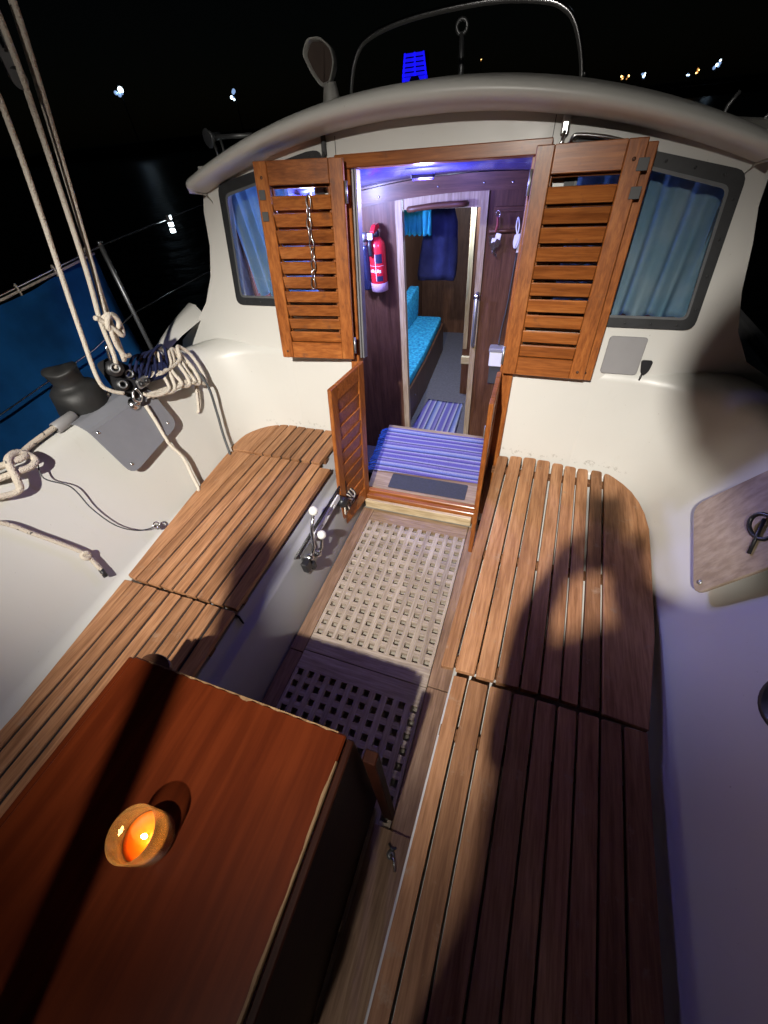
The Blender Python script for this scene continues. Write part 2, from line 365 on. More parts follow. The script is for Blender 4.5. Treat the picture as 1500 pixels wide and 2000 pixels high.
# ------------------------------------------------------------------ sea and shore
struct(raw('sea', [(-900, -300, -0.8), (900, -300, -0.8), (900, 1400, -0.8), (-900, 1400, -0.8)], [(0, 1, 2, 3)], None))
mt, n, b = nodes('night_water'); b.inputs['Base Color'].default_value = (0.004, 0.006, 0.009, 1); b.inputs['Roughness'].default_value = 0.30; b.inputs['Specular IOR Level'].default_value = 0.12
bump(n, b, noise(n, coords(n, (1, 1, 1), False), 1.2, 4), 0.6, 0.15)
bpy.data.objects['sea'].data.materials.append(mt)

# ------------------------------------------------------------------ cockpit moulding: well, seats, coamings, side decks
SEAT = 0.395
def loft(name, sections, mat, closed=False):
    bm = bmesh.new(); rows = [[bm.verts.new(p) for p in s] for s in sections]
    for a, b_ in zip(rows, rows[1:]):
        for k in range(len(a)-1): bm.faces.new((a[k], a[k+1], b_[k+1], b_[k]))
    return from_bm(name, bm, mat, None, True)
YA = -3.0
struct(box('cockpit_pan', -0.42, 0.41, YA, 0.16, -0.050, -0.0250, M['pan'], bev=0))
well_l = [(-0.60, SEAT), (-0.452, SEAT), (-0.440, SEAT-0.006), (-0.438, SEAT-0.050), (-0.426, SEAT-0.066), (-0.402, SEAT-0.070), (-0.393, SEAT-0.080), (-0.374, 0.02), (-0.370, -0.06)]
well_r = [(0.56, SEAT+0.001), (0.412, SEAT+0.001), (0.4105, 0.410), (0.406, 0.414), (0.401, 0.410), (0.399, SEAT-0.055), (0.400, SEAT-0.08), (0.400, 0.02), (0.400, -0.06)]
def strip(name, prof, ys, mat):
    o = loft(name, [[(x, y, z) for x, z in prof] for y in ys], mat)
    return struct(o)
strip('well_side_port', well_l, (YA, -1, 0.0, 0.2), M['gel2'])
struct(loft('well_side_starboard', [[(x+dx, y, (z if y < -0.93 else min(z, SEAT-0.002))) for x, z in well_r] for y, dx in ((YA, -0.058), (-1.7, -0.0215), (-0.94, 0.0), (-0.925, 0.0), (0.0, 0.0), (0.2, 0.0))], M['gel']))
# coaming: profile (d outward, z) lofted along a plan path that curves into the bulkhead
def coaming(side):
    path = []
    for y in (YA, -2.2, -1.6, -1.2, -0.8, -0.5, -0.25, -0.1, 0.0):
        xb = 1.045+0.02*min(1, max(0, (y+1.0))) - (0.05*min(1.5, max(0, -y-0.9)))
        path.append((Vector((xb, y)), Vector((1, 0)), 0.0))
    cx, cy, rr = 1.065-0.24, 0.0, 0.24
    for k in range(1, 9):
        a = R(90*k/8)
        path.append((Vector((cx+rr*math.cos(a), cy+rr*math.sin(a)*1.04)), Vector((math.cos(a), math.sin(a))), k/8))
    path.append((Vector((0.70, 0.262)), Vector((0, 1)), 1.0)); path.append((Vector((0.55, 0.275)), Vector((0, 1)), 1.0))
    prof0 = [(-0.62, SEAT-0.004), (-0.03, SEAT-0.004), (-0.008, SEAT+0.004), (0.0, SEAT+0.02), (0.05, 0.54), (0.105, 0.66), (0.16, 0.78), (0.19, 0.84), (0.205, 0.870), (0.225, 0.892), (0.25, 0.902), (0.29, 0.904), (0.325, 0.898), (0.345, 0.875), (0.352, 0.80), (0.36, 0.72)]
    prof1 = [(-0.10, SEAT-0.004), (-0.03, SEAT-0.004), (-0.008, SEAT+0.004), (0.0, SEAT+0.02), (0.022, 0.54), (0.045, 0.66), (0.068, 0.78), (0.080, 0.84), (0.088, 0.870), (0.14, 0.892), (0.2, 0.902), (0.25, 0.904), (0.29, 0.898), (0.30, 0.875), (0.31, 0.80), (0.32, 0.72)]
    secs = []
    for p, nrm, t in path:
        t2 = t*t*(3-2*t); sec = []
        for (d0, z0), (d1, z1) in zip(prof0, prof1):
            d = d0*(1-t2)+d1*t2; z = z0*(1-t2)+z1*t2
            if d0 < -0.2: sec.append((side*0.45-0.02*(side > 0)-0.0, p.y if t == 0 else p.y*0.5, z)); continue
            q = p+nrm*d; sec.append((side*q.x-0.02, q.y, z))
        secs.append(sec)
    o = loft('coaming_starboard' if side > 0 else 'coaming_port', secs, M['gel'])
    struct(o)
coaming(1); coaming(-1)
for s, nm in ((1, 'side_deck_starboard'), (-1, 'side_deck_port')):
    pts = [(s*1.33-0.02, YA), (s*1.78-0.02, YA), (s*1.82-0.02, 0.5), (s*1.62-0.02, 4.0), (s*1.10-0.02, 4.0), (s*1.20-0.02, 0.42), (s*1.33-0.02, 0.2)]
    if s < 0: pts = pts[::-1]
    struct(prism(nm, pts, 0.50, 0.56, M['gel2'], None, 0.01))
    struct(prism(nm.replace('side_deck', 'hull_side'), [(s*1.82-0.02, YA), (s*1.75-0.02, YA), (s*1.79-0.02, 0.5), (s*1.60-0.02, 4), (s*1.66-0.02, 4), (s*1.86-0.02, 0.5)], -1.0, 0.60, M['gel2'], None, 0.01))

# ------------------------------------------------------------------ deckhouse: aft bulkhead, roof, sides, windows, frame, doors
DH = thing('deckhouse', 'white deckhouse with rounded roof visor, brown framed companionway and two curtained windows', 'deckhouse', (-0.03, 0.35, 0.4))
def arch(x, top, k): return top-k*(x+0.05)**2
def zin(x): return arch(x, 1.706, 0.155)
xs = [-1.115+2.155*i/24 for i in range(25)]
outer = [(-0.42, 0.0), (0.39, 0.0), (0.39, 0.34), (1.10, 0.34), (1.50, 0.60), (1.40, 0.86), (1.235, 0.95), (1.165, 1.05), (1.120, 1.18), (1.090, 1.32), (1.055, 1.44)]
outer += [(x, zin(x)+0.02) for x in xs[::-1]]
outer += [(-1.140, 1.46), (-1.150, 1.33), (-1.19, 1.20), (-1.26, 1.08), (-1.36, 0.98), (-1.50, 0.88), (-1.62, 0.60), (-1.14, 0.34), (-0.42, 0.34)]
OPX0, OPX1, OPZ0, OPZ1 = -0.372, 0.338, 0.05, 1.585
opening = [(OPX0, OPZ0), (OPX1, OPZ0), (OPX1, OPZ1), (OPX0, OPZ1)]
def win_poly(side, grow=0.0, r=0.045):
    if side < 0: q = [(-1.045-grow, 1.085-grow), (-0.50+grow, 1.085-grow), (-0.50+grow, 1.632+grow), (-0.56, 1.628+grow), (-1.018-grow, 1.545+grow)]
    else: q = [(0.46-grow, 1.058-grow), (1.012+grow, 1.058-grow), (0.985+grow, 1.498+grow), (0.53, 1.600+grow), (0.46-grow, 1.606+grow)]
    return q, r
def win(side, grow, r):
    q, _ = win_poly(side, grow); rad = [r, r, r, 0, r] if side < 0 else [r, r, r, 0, r]
    return rpoly(q, rad)
plate('bulkhead', outer, [opening, win(-1, -0.024, 0.025), win(1, -0.024, 0.025)], -0.035, 0.0, BH, M['gel'], DH)
# roof with a rolled visor
sec_prof = [(0.56, -0.100, 0), (0.50, -0.082, 0), (0.43, -0.076, 1), (0.375, -0.062, 1), (0.345, -0.048, 1), (0.334, -0.034, 1), (0.338, -0.016, 1), (0.356, -0.004, 1), (0.39, 0.003, 1), (0.60, 0.012, 1), (1.4, 0.018, 1), (3.2, -0.02, 1)]
bm = bmesh.new(); rows = []
RX = [-1.098+2.10*i/40 for i in range(41)]
for yy, dz, _ in sec_prof:
    row = []
    for i, x in enumerate(RX):
        k = arch(x, 1.787, 0.175)+dz
        if dz <= -0.03: k += 0.01*abs(x+0.05)
        row.append(bm.verts.new((x, yy+0.05*(abs(x+0.05)**2)*0.3, k)))
    rows.append(row)
for a, b_ in zip(rows, rows[1:]):
    for k in range(len(a)-1): bm.faces.new((a[k], a[k+1], b_[k+1], b_[k]))
# rounded turn-down at both ends
for e in (0, -1):
    sgn = -1 if e == 0 else 1
    prev = [r_[e] for r_ in rows]
    for dx, dz in ((0.012, -0.012), (0.016, -0.035), (0.012, -0.058), (0.0, -0.075), (-0.02, -0.10), (-0.03, -0.2), (-0.02, -0.5)):
        new = []
        for v, (yy, pz, _) in zip([r_[e] for r_ in rows], sec_prof):
            top = rows[8][e].co.z
            lip = min(1, max(0, 1))
            z = min(v.co.z, top+dz) if pz < -0.02 or dz < 0 else v.co.z
            new.append(bm.verts.new((v.co.x+sgn*dx, max(v.co.y, 0.36 if dz > -0.06 else 0.42+(-dz)*0.3), z)))
        for k in range(len(prev)-1):
            bm.faces.new((prev[k], prev[k+1], new[k+1], new[k]))
        prev = new
roof = from_bm('roof', bm, M['gel'], DH, True)
# deckhouse sides
for s, nm in ((-1, 'side_wall'), (1, 'side_wall')):
    x = s*1.085-0.035
    raw(nm, [(x-s*0.01, 0.47, 1.62), (x+s*0.12, 0.40, 0.6), (x+s*0.02, 4.0, 0.6), (x-s*0.1, 4.0, 1.55), (x-s*0.05, 0.47, 1.62), (x+s*0.08, 0.40, 0.6), (x-s*0.02, 4.0, 0.6), (x-s*0.14, 4.0, 1.55)],
        [(0, 1, 2, 3), (4, 5, 6, 7), (0, 1, 5, 4), (1, 2, 6, 5), (2, 3, 7, 6), (3, 0, 4, 7)], M['gel'], DH)
# windows: frame ring, inner gasket lip, pane, screws
for s in (-1, 1):
    fr = plate('window_frame', win(s, 0.008, 0.035), [win(s, -0.027, 0.022)], 0.001, 0.010, BH, M['frame'], DH)
    plate('bead', win(s, -0.026, 0.024), [win(s, -0.035, 0.018)], 0.010, 0.013, BH, M['panel_dk'], fr)
    prism('pane', win(s, -0.029, 0.022), -0.006, -0.001, M['glass'], fr, 0, BH)
    q, _ = win_poly(s, -0.008)
    edges = [(q[0], q[1]), (q[2], q[3]), (q[4], q[0]), (q[1], q[2])]
    for a, b_ in edges:
        ln = math.hypot(b_[0]-a[0], b_[1]-a[1]); nn = max(2, int(ln/0.085))
        for k in range(nn):
            t = (k+0.5)/nn; u = a[0]+(b_[0]-a[0])*t; v = a[1]+(b_[1]-a[1])*t
            lathe('screw', [(0.0045, 0), (0.0045, 0.001), (0.003, 0.0022), (0, 0.0024)], BH(u, v, 0.010), M['frame'], fr, 8, (0, -0.983, 0.18))
# companionway frame
box('door_frame_head', -0.430, 0.392, 1.576, 1.618, -0.03, 0.024, M['varn_x'], DH, 0.003, BH)
box('door_frame_jamb', -0.412, -0.366, 0.06, 1.574, -0.03, 0.022, M['varn_z'], DH, 0.003, BH)
box('door_frame_jamb', 0.332, 0.392, 0.06, 1.574, -0.03, 0.022, M['varn_z'], DH, 0.003, BH)
for u in (-0.363, -0.350): box('hatch_channel', u, u+0.009, 0.86, 1.574, -0.03, 0.012, M['dullsteel'], DH, 0.001, BH)
# seam line and sliding hatch garage face
box('hatch_seam', 0.386, 0.3885, 1.62, 1.675, -0.001, 0.0012, M['dgrey'], DH, 0, BH)
box('hatch_seam', -0.432, -0.4295, 1.62, 1.675, -0.001, 0.0012, M['dgrey'], DH, 0, BH)
# sill
box('sill_riser', -0.352, 0.300, 0.112, 0.135, 0.002, 0.062, M['oak_x'], DH, 0.003)
box('sill_rail', -0.355, 0.322, 0.137, 0.165, 0.0, 0.085, M['varn_x'], DH, 0.003)
box('sill_rail', -0.360, 0.325, 0.168, 0.196, 0.0, 0.100, M['varn_x'], DH, 0.003)
# fittings on the face
def latch(u, v, mat, s=1):
    t = box('catch', u-0.013*s, u+0.013*s, v-0.034, v+0.036, 0.001, 0.016, mat, DH, 0.006, BH)
    tube('catch_tongue', [BH(u, v-0.02, 0.016), BH(u-0.004, v-0.05, 0.022), BH(u-0.012, v-0.07, 0.018)], 0.006, mat, t, 8)
latch(0.423, 1.652, M['steel']); latch(-0.478, 1.650, M['dgrey'], 0.8)
hk = tube('hatch_hook', [BH(0.445, 1.585, 0.02), BH(0.452, 1.612, 0.03), BH(0.475, 1.617, 0.03), BH(0.56, 1.606, 0.028), BH(0.63, 1.590, 0.02)], 0.006, M['steel'], DH, 8, False, 4)
lathe('hook_boss', [(0, -0.004), (0.016, 0.0), (0.016, 0.012), (0.010, 0.020), (0, 0.022)], BH(0.45, 1.592, 0.004), M['steel'], hk, 14, (0, -0.983, 0.18))
# wall fittings on starboard side of the bulkhead
o = prism('cover_plate', rrect(-0.069, 0.069, -0.072, 0.072, 0.012), 0.002, 0.012, M['panel'], None, 0.002, lambda u, v, w_: BH(0.812+u-0.10*(-v)*0.6*0, 0.946+v, w_))
tag(o, 'square grey cover plate on the white bulkhead below the right window', 'cover plate')
k = thing('hanging_fob', 'small black paddle fob hanging beside the square grey plate', 'fob', BH(0.905, 0.93, 0.01))
prism('fob_paddle', rpoly([(0.882, 0.935), (0.926, 0.935), (0.922, 0.895), (0.908, 0.876), (0.894, 0.885)], [0.012, 0.012, 0.008, 0.006, 0.008]), 0.003, 0.016, M['black'], k, 0.002, BH)
tube('fob_stem', [BH(0.902, 0.88, 0.009), BH(0.899, 0.855, 0.009)], 0.004, M['black'], k, 6)

# louvred shutter leaves (upper doors): hinge at u0, swung by angle a about the hinge
def shutter(u0, width, v0, v1, off, a, second, dirn):
    """dirn -1 = leaf reaches to port of its hinge"""
    d = thing_part('shutter_door')
    ca, sa = math.cos(R(a)), math.sin(R(a))
    def F(p, v, q): # p along leaf from hinge, v height, q out of leaf face
        return BH(u0+dirn*(p*ca-q*sa*1.0), v, off+p*sa+q*ca)
    def G(p0, p1, va, vb, q0, q1, name, mat, bev=0.002):
        return prism(name, [(p0, va), (p1, va), (p1, vb), (p0, vb)], q0, q1, mat, d, bev, F)
    T = 0.024; st = 0.058
    G(0.0, st, v0, v1, 0, T, 'stile', M['varn_z'], 0.003); G(width-st, width, v0, v1, 0, T, 'stile', M['varn_z'], 0.003)
    G(st+0.0006, width-st-0.0006, v1-0.075, v1, 0.0012, T-0.0012, 'rail', M['varn_x']); G(st+0.0006, width-st-0.0006, v0, v0+0.072, 0.0012, T-0.0012, 'rail', M['varn_x'])
    n_ = 10; lo = v0+0.073; hi = v1-0.100; pitch = (hi-lo)/n_
    for i in range(n_):
        vb = lo+pitch*i+0.003; vt = vb+pitch*0.76
        j = random.uniform(-0.0012, 0.0012)
        bm2 = bmesh.new()
        vs = []
        for p in (st+0.001, width-st-0.001):
            for (vv, qq) in ((vb, 0.002), (vb-0.002, 0.009), (vt+j, 0.024), (vt+j+0.003, 0.017)):
                vs.append(bm2.verts.new(F(p, vv, qq)))
        for f in ((0, 1, 2, 3), (4, 5, 6, 7), (0, 1, 5, 4), (1, 2, 6, 5), (2, 3, 7, 6), (3, 0, 4, 7)): bm2.faces.new([vs[q] for q in f])
        bmesh.ops.recalc_face_normals(bm2, faces=bm2.faces)
        bmesh.ops.bevel(bm2, geom=list(bm2.edges), offset=0.0018, segments=1, affect='EDGES')
        from_bm('slat', bm2, M['varn_x'], d)
    for v in (v0+0.03, v1-0.05):
        lathe('wood_plug', [(0.006, 0), (0.006, 0.0012), (0, 0.0014)], F(width-0.03, v, T), M['mahog_z'], d, 10, (0, -0.983, 0.18))
    return d, F
def thing_part(name):
    o_ = bpy.data.objects.new(name, None); C.objects.link(o_); o_.parent = DH; o_.matrix_parent_inverse = Matrix.Translation(-DH.location); o_.empty_display_size = 0.05
    return o_
d1, F1 = shutter(-0.372, 0.372, 0.868, 1.604, 0.058, 9, False, -1); d1['label'] = 'louvred shutter leaf with hanging chain, port side'
d2, F2 = shutter(-0.395, 0.352, 0.859, 1.595, 0.030, 9, True, -1); d2['label'] = 'rear shutter leaf folded behind the port leaf'
d3, F3 = shutter(0.345, 0.334, 0.858, 1.594, 0.056, 0.6, False, 1); d3['label'] = 'louvred shutter leaf folded back, starboard side'
d4, F4 = shutter(0.352, 0.360, 0.850, 1.586, 0.028, 0.6, True, 1); d4['label'] = 'rear shutter leaf folded behind the starboard leaf'
for F, d, v in ((F1, d1, 0.93), (F1, d1, 1.50), (F3, d3, 0.93), (F3, d3, 1.50)):
    tube('hinge', [F(-0.006, v-0.035, 0.012), F(-0.006, v+0.035, 0.012)], 0.006, M['dullsteel'], d, 8)
for v in (1.46, 1.53):
    prism('butt_hinge', [(0.318, v-0.016), (0.350, v-0.016), (0.350, v+0.016), (0.318, v+0.016)], 0.0255, 0.028, M['dgrey'], d3, 0.0006, F3)
for v in (1.43, 1.50):
    prism('butt_hinge', [(0.335, v-0.016), (0.362, v-0.016), (0.362, v+0.016), (0.335, v+0.016)], 0.0255, 0.028, M['dgrey'], d1, 0.0006, F1)
# chain on the port shutter
ch = thing('hanging_chain', 'short steel chain hanging over the slats of the left louvred shutter', 'chain', F1(0.155, 1.48, 0.03))
for i in range(9):
    v = 1.474-i*0.0355; p = 0.150+0.004*math.sin(i*0.9)+i*0.0016; pts = []
    for k_ in range(14):
        a = 2*math.pi*k_/14; aa, bb = 0.0095*math.cos(a), 0.0215*math.sin(a)
        pts.append(F1(p+(aa if i % 2 == 0 else aa*0.30), v+bb, 0.034+(0 if i % 2 == 0 else aa*0.85)))
    tube('link', pts, 0.0027, M['steel'], ch, 6, True)
tube('chain_pin', [F1(0.150, 1.494, 0.018), F1(0.150, 1.497, 0.036)], 0.004, M['steel'], ch, 8)

# lower half doors: raised panel with angled grooves
def half_door(hu, hv0, hv1, width, yaw_to, name_label):
    d = thing_part('half_door'); d['label'] = name_label
    h0 = Vector(BH(hu, hv0, 0.024)); h1 = Vector(BH(hu, hv1, 0.024)); ax = (h1-h0).normalized()
    ev = Vector(yaw_to).normalized(); nv = ax.cross(ev).normalized(); H = (h1-h0).length
    def F(p, v, q): return tuple(h0+ev*p+ax*v+nv*q)
    T = 0.022
    def G(p0, p1, va, vb, q0, q1, nm, mat, bev=0.002): return prism(nm, [(p0, va), (p1, va), (p1, vb), (p0, vb)], q0, q1, mat, d, bev, F)
    st = 0.055
    G(0, st, 0, H, -T/2, T/2, 'stile', M['varn_z'], 0.003); G(width-st, width, 0, H, -T/2, T/2, 'stile', M['varn_z'], 0.003)
    G(st+.0005, width-st-.0005, H-0.075, H-.0008, -T/2+.0012, T/2-.0012, 'rail', M['varn_x']); G(st+.0005, width-st-.0005, 0.0008, 0.085, -T/2+.0012, T/2-.0012, 'rail', M['varn_x'])
    n_ = 9; lo, hi = 0.087, H-0.077; ph = (hi-lo)/n_
    for i in range(n_):
        va = lo+ph*i
        prism('slat', [(st+.001, va+0.001), (width-st-.001, va+0.001), (width-st-.001, va+ph+0.006), (st+.001, va+ph+0.006)], -0.004, 0.004, M['varn_x'], d, 0.0015,
              lambda p, v, q, va=va: F(p, v, q+0.004*((v-va)/ph-0.5)*2))
    for v in (0.10, H-0.12): tube('hinge', [F(-0.005, v-0.03, 0), F(-0.005, v+0.03, 0)], 0.006, M['dullsteel'], d, 8)
    return d, F, H
hd1, HF1, HH1 = half_door(-0.352, 0.055, 0.850, 0.315, (-0.130, -0.985, -0.0), 'port half door swung open towards the cockpit')
hd2, HF2, HH2 = half_door(0.332, 0.055, 0.850, 0.290, (0.02, -1, -0.0), 'starboard half door swung open, seen edge on')
prism('kick_plate', [(0.285, 0.0), (0.3165, 0.0), (0.3165, 0.06), (0.285, 0.06)], 0.0112, 0.0125, M['dullsteel'], hd1, 0.0005, HF1)
prism('hasp', [(0.262, 0.655), (0.294, 0.655), (0.294, 0.70), (0.262, 0.70)], -0.016, -0.0112, M['dullsteel'], hd2, 0.002, HF2)

# ------------------------------------------------------------------ sole gratings
PIT = 0.053; HOLE = 0.0255
def grating(label, row0, rows_n, yfront, yback):
    g = thing('sole_grating', label, 'floor grating', (0, (yfront+yback)/2, -0.03), 'teak gratings on the cockpit sole')
    y0 = row0+PIT/2; y1 = row0-PIT*(rows_n-1)-PIT/2
    fa, fb = row0+HOLE/2, row0-PIT*(rows_n-1)-HOLE/2
    for c_ in range(10):
        x = -0.265+PIT*(c_+0.5); wd = (PIT-HOLE)/2
        box('long_bar', x-wd, x+wd, fb-0.002, fa+0.002, -0.0225, 0.0008, M['grate'], g, 0.0012)
    for r_ in range(rows_n-1):
        y = row0-PIT*(r_+0.5); wd = (PIT-HOLE)/2
        box('cross_bar', -0.265-HOLE/2-0.003, 0.265+HOLE/2+0.003, y-wd, y+wd, -0.0232, 0.0, M['grate_x'], g, 0.0012)
    xl, xr = -0.265-HOLE/2, 0.265+HOLE/2
    box('edge_board', xl-0.016, xl, fb, fa, -0.0232, 0.0004, M['grate'], g, 0.001); box('edge_board', xr, xr+0.014, fb, fa, -0.0232, 0.0004, M['grate'], g, 0.001)
    box('end_board', xl-0.016, xr+0.014, fa+0.0012, yfront, -0.0232, 0.0003, M['sole_x'] if yfront > 0 else M['grate_x'], g, 0.0015)
    box('end_board', xl-0.016, xr+0.014, yback, fb-0.0012, -0.0232, 0.0003, M['grate_x'], g, 0.0015)
grating('forward teak sole grating brightly lit at the companionway step', 0.0, 15, 0.108, -0.846)
grating('aft teak sole grating in the shadow of the table', -0.947, 20, -0.849, -2.06)
sb = thing('sole_margin', 'brown teak margin boards along both sides of the sole gratings', 'floor board', (0, -0.9, -0.03))
box('margin_board', -0.366, -0.2965, -0.86, 0.108, -0.0232, -0.001, M['sole'], sb, 0.0015); box('margin_board', -0.366, -0.2965, -2.06, -0.864, -0.0232, -0.001, M['sole'], sb, 0.0015)
box('margin_board', 0.2945, 0.3985, -0.836, 0.108, -0.022, -0.001, M['sole'], sb, 0.0015); prism('margin_board', [(0.2945, -2.06), (0.3660, -2.06), (0.3768, -1.7), (0.3985, -0.94), (0.3985, -0.84), (0.2945, -0.84)], -0.022, -0.001, M['sole'], sb, 0.0015)

hb_ = thing('sole_hatch', 'narrow brown sole hatch board beside the table with steel latch', 'hatch board', (0.29, -1.7, 0))
prism('hatch_board', [(0.238, -2.06), (0.365, -2.06), (0.3758, -1.7), (0.386, -1.345), (0.238, -1.345)], 0.0024, 0.0130, M['sole'], hb_, 0.002)
lathe('latch_boss', [(0.014, 0), (0.014, 0.004), (0.006, 0.008), (0, 0.009)], (0.318, -1.405, 0.0132), M['dullsteel'], hb_, 12)
tube('latch_tongue', [(0.318, -1.405, 0.020), (0.335, -1.418, 0.024), (0.344, -1.440, 0.020)], 0.005, M['steel'], hb_, 8)
tube('latch_hook', [(0.305, -1.380, 0.016), (0.318, -1.392, 0.024), (0.330, -1.384, 0.018)], 0.004, M['dgrey'], hb_, 8)

# ------------------------------------------------------------------ slatted benches
ZB, ZT = 0.418, 0.440
def bench(label, rows_, cross, wide=None, lip=0, gap_strips=False):
    b_ = thing('slatted_bench', label, 'bench seat', (sum(r_[0] for r_ in rows_)/len(rows_), rows_[0][2], SEAT), 'teak slat panels on the cockpit seats')
    for (xa0, xb0, ya, xa1, xb1, yb) in rows_:   # back-end (aft) left/right x at ya, forward left/right x at yb
        dz = random.uniform(-0.0012, 0.0012)
        pts = [(xa0, ya+random.uniform(-.0025, .0025)), (xb0, ya+random.uniform(-.0025, .0025)), (xb1, yb+random.uniform(-.002, .002)), (xa1, yb+random.uniform(-.002, .002))]
        prism('slat', rpoly(pts, [0.004, 0.004, 0.014, 0.014] if lip else [0.003]*4, 3), ZB, ZT+dz, M['teak'], b_, 0.0025)
    if gap_strips:  # thin black strips laid in the gaps between slats
        for a_, c_ in zip(rows_, rows_[1:]):
            prism('gap_strip', [(a_[1]+0.0004, a_[2]+0.004), (c_[0]-0.0004, a_[2]+0.004), (c_[3]-0.0004, min(a_[5], c_[5])-0.006), (a_[4]+0.0004, min(a_[5], c_[5])-0.006)], ZB+0.001, ZT-0.0065, M['black'], b_, 0)
    if wide: prism('wide_slat', wide, ZB, ZT, M['teak'], b_, 0.003)
    for y, xa, xb in cross: box('bearer', xa, xb, y-0.016, y+0.016, SEAT+0.0005, ZB-0.0008+0.0, M['teak_x'], b_, 0.0008)
    return b_
# starboard forward panel
aft = [0.360, 0.408, 0.475, 0.538, 0.613, 0.672, 0.732, 0.785, 0.842]
afe = [0.400, 0.470, 0.531, 0.606, 0.664, 0.724, 0.777, 0.836]
fwd = [0.388, 0.448, 0.514, 0.581, 0.653, 0.710, 0.769, 0.830, 0.893]
fwe = [0.438, 0.505, 0.573, 0.640, 0.702, 0.760, 0.815, 0.876]
yf = [0.240, 0.252, 0.255, 0.250, 0.239, 0.231, 0.226, 0.228]
bench('lit forward bench panel of narrow teak slats beside the right lower door', [(aft[i], afe[i], -0.918, fwd[i], fwe[i], yf[i]) for i in range(8)],
      [(0.165, 0.37, 0.95), (-0.40, 0.37, 1.0), (-0.88, 0.37, 0.94)],
      wide=[(0.844, -0.922), (0.965, -0.930), (1.012, -0.62), (1.035, -0.28), (1.044, -0.11), (1.036, -0.02), (1.020, 0.048), (0.996, 0.108), (0.965, 0.155), (0.93, 0.192), (0.905, 0.214), (0.890, 0.216), (0.886, 0.205)], lip=1)
ax = [0.408, 0.457, 0.523, 0.596, 0.664, 0.725, 0.782, 0.842, 0.902]
axe = [0.449, 0.515, 0.588, 0.656, 0.716, 0.774, 0.834, 0.893, 0.960]
bench('dark aft bench panel of long teak slats running along the right side', [(ax[i]-0.05-0.02*i/8, axe[i]-0.05-0.02*i/8, -2.7, ax[i], axe[i], -0.937) for i in range(9)],
      [(-1.1, 0.40, 0.94), (-1.7, 0.39, 0.93), (-2.4, 0.38, 0.92)])
# port panels
seam = [-0.935, -0.872, -0.806, -0.737, -0.706+0.03, -0.634+0.015, -0.562+0.0, -0.492]
Ls = [-0.936, -0.874, -0.805, -0.741, -0.680, -0.620, -0.558, -0.492]          # left edges at the aft seam
Lf = [-0.930, -0.862, -0.800, -0.736, -0.674, -0.613, -0.552, -0.490]          # at the forward seam
rows_m = []
for i in range(8):
    e0 = (Ls[i+1]-0.0105) if i < 7 else -0.437; e1 = (Lf[i+1]-0.0105) if i < 7 else -0.432
    rows_m.append((Ls[i], e0, -0.936, Lf[i], e1, -0.058 if i < 7 else -0.075))
bench('wide left bench panel of lit orange teak slats beside the engine levers', rows_m, [(-0.2, -1.05, -0.44), (-0.55, -1.02, -0.44), (-0.88, -1.0, -0.44)], gap_strips=True,
      wide=[(-0.988, -0.932), (-0.944, -0.938), (-0.9375, -0.058), (-0.99, -0.056), (-1.060, -0.062), (-1.076, -0.075), (-1.072, -0.14), (-1.045, -0.45)])
rows_a = []
for i in range(8):
    e0 = (Ls[i+1]-0.0105) if i < 7 else -0.437
    rows_a.append((Ls[i]+0.025, e0+0.02, -2.7, Ls[i], e0, -0.951))
bench('aft left bench panel of teak slats running beneath the table', rows_a, [(-1.1, -0.97, -0.44), (-1.7, -0.93, -0.44), (-2.4, -0.92, -0.44)], gap_strips=True,
      wide=[(-0.855, -2.7), (-0.918, -2.7), (-0.922, -1.55), (-0.985, -0.953), (-0.9435, -0.949)])
rows_f = []
fx = [-0.915, -0.855, -0.795, -0.735, -0.675, -0.612, -0.55]
for i in range(7):
    rows_f.append((fx[i]-0.012, fx[i]+0.0505-0.012, -0.040, fx[i], fx[i]+0.0505, 0.252))
bench('short forward left bench end of teak slats against the white bulkhead', rows_f, [(0.02, -1.05, -0.5), (0.2, -1.0, -0.5)], gap_strips=True,
      wide=[(-0.935, -0.038), (-1.074, -0.044), (-1.090, -0.030), (-1.085, 0.06), (-1.072, 0.13), (-1.05, 0.185), (-1.015, 0.225), (-0.97, 0.25), (-0.935, 0.258), (-0.922, 0.250)])
# seat lid gaps
sg = struct(box('seat_gap', -0.452, -0.4335, -0.946, -0.941, 0.31, 0.3965, M['dark'], None, 0))

# ------------------------------------------------------------------ table
T = thing('cockpit_table', 'red mahogany drop leaf table with worn pale edges carrying the candle', 'table', (-0.12, -1.8, 0))
TZ = 0.700
top = box('table_top', -0.452, 0.206, -1.915, -1.258, TZ-0.024, TZ, M['table'], T, 0.004)
bm = bmesh.new()   # worn pale strip along the starboard edge, uneven
prevs = None
for i in range(60):
    y = -1.315-0.595*i/59; wv = 0.0040+0.0012*math.sin(i*0.23)+0.0007*math.sin(i*0.97+1)+random.uniform(-.0004, .0004)
    if i < 5: wv *= 0.25+0.15*i
    ring = [bm.verts.new(p) for p in ((0.2045-wv, y, TZ+0.0006), (0.2050, y, TZ+0.0004), (0.2068, y, TZ-0.005), (0.2068, y, TZ-0.0105), (0.2045-wv, y, TZ-0.012))]
    if prevs:
        for k_ in range(4): bm.faces.new((prevs[k_], prevs[k_+1], ring[k_+1], ring[k_]))
    prevs = ring
from_bm('worn_edge', bm, M['raw'], T)
bm = bmesh.new()
prevs = None
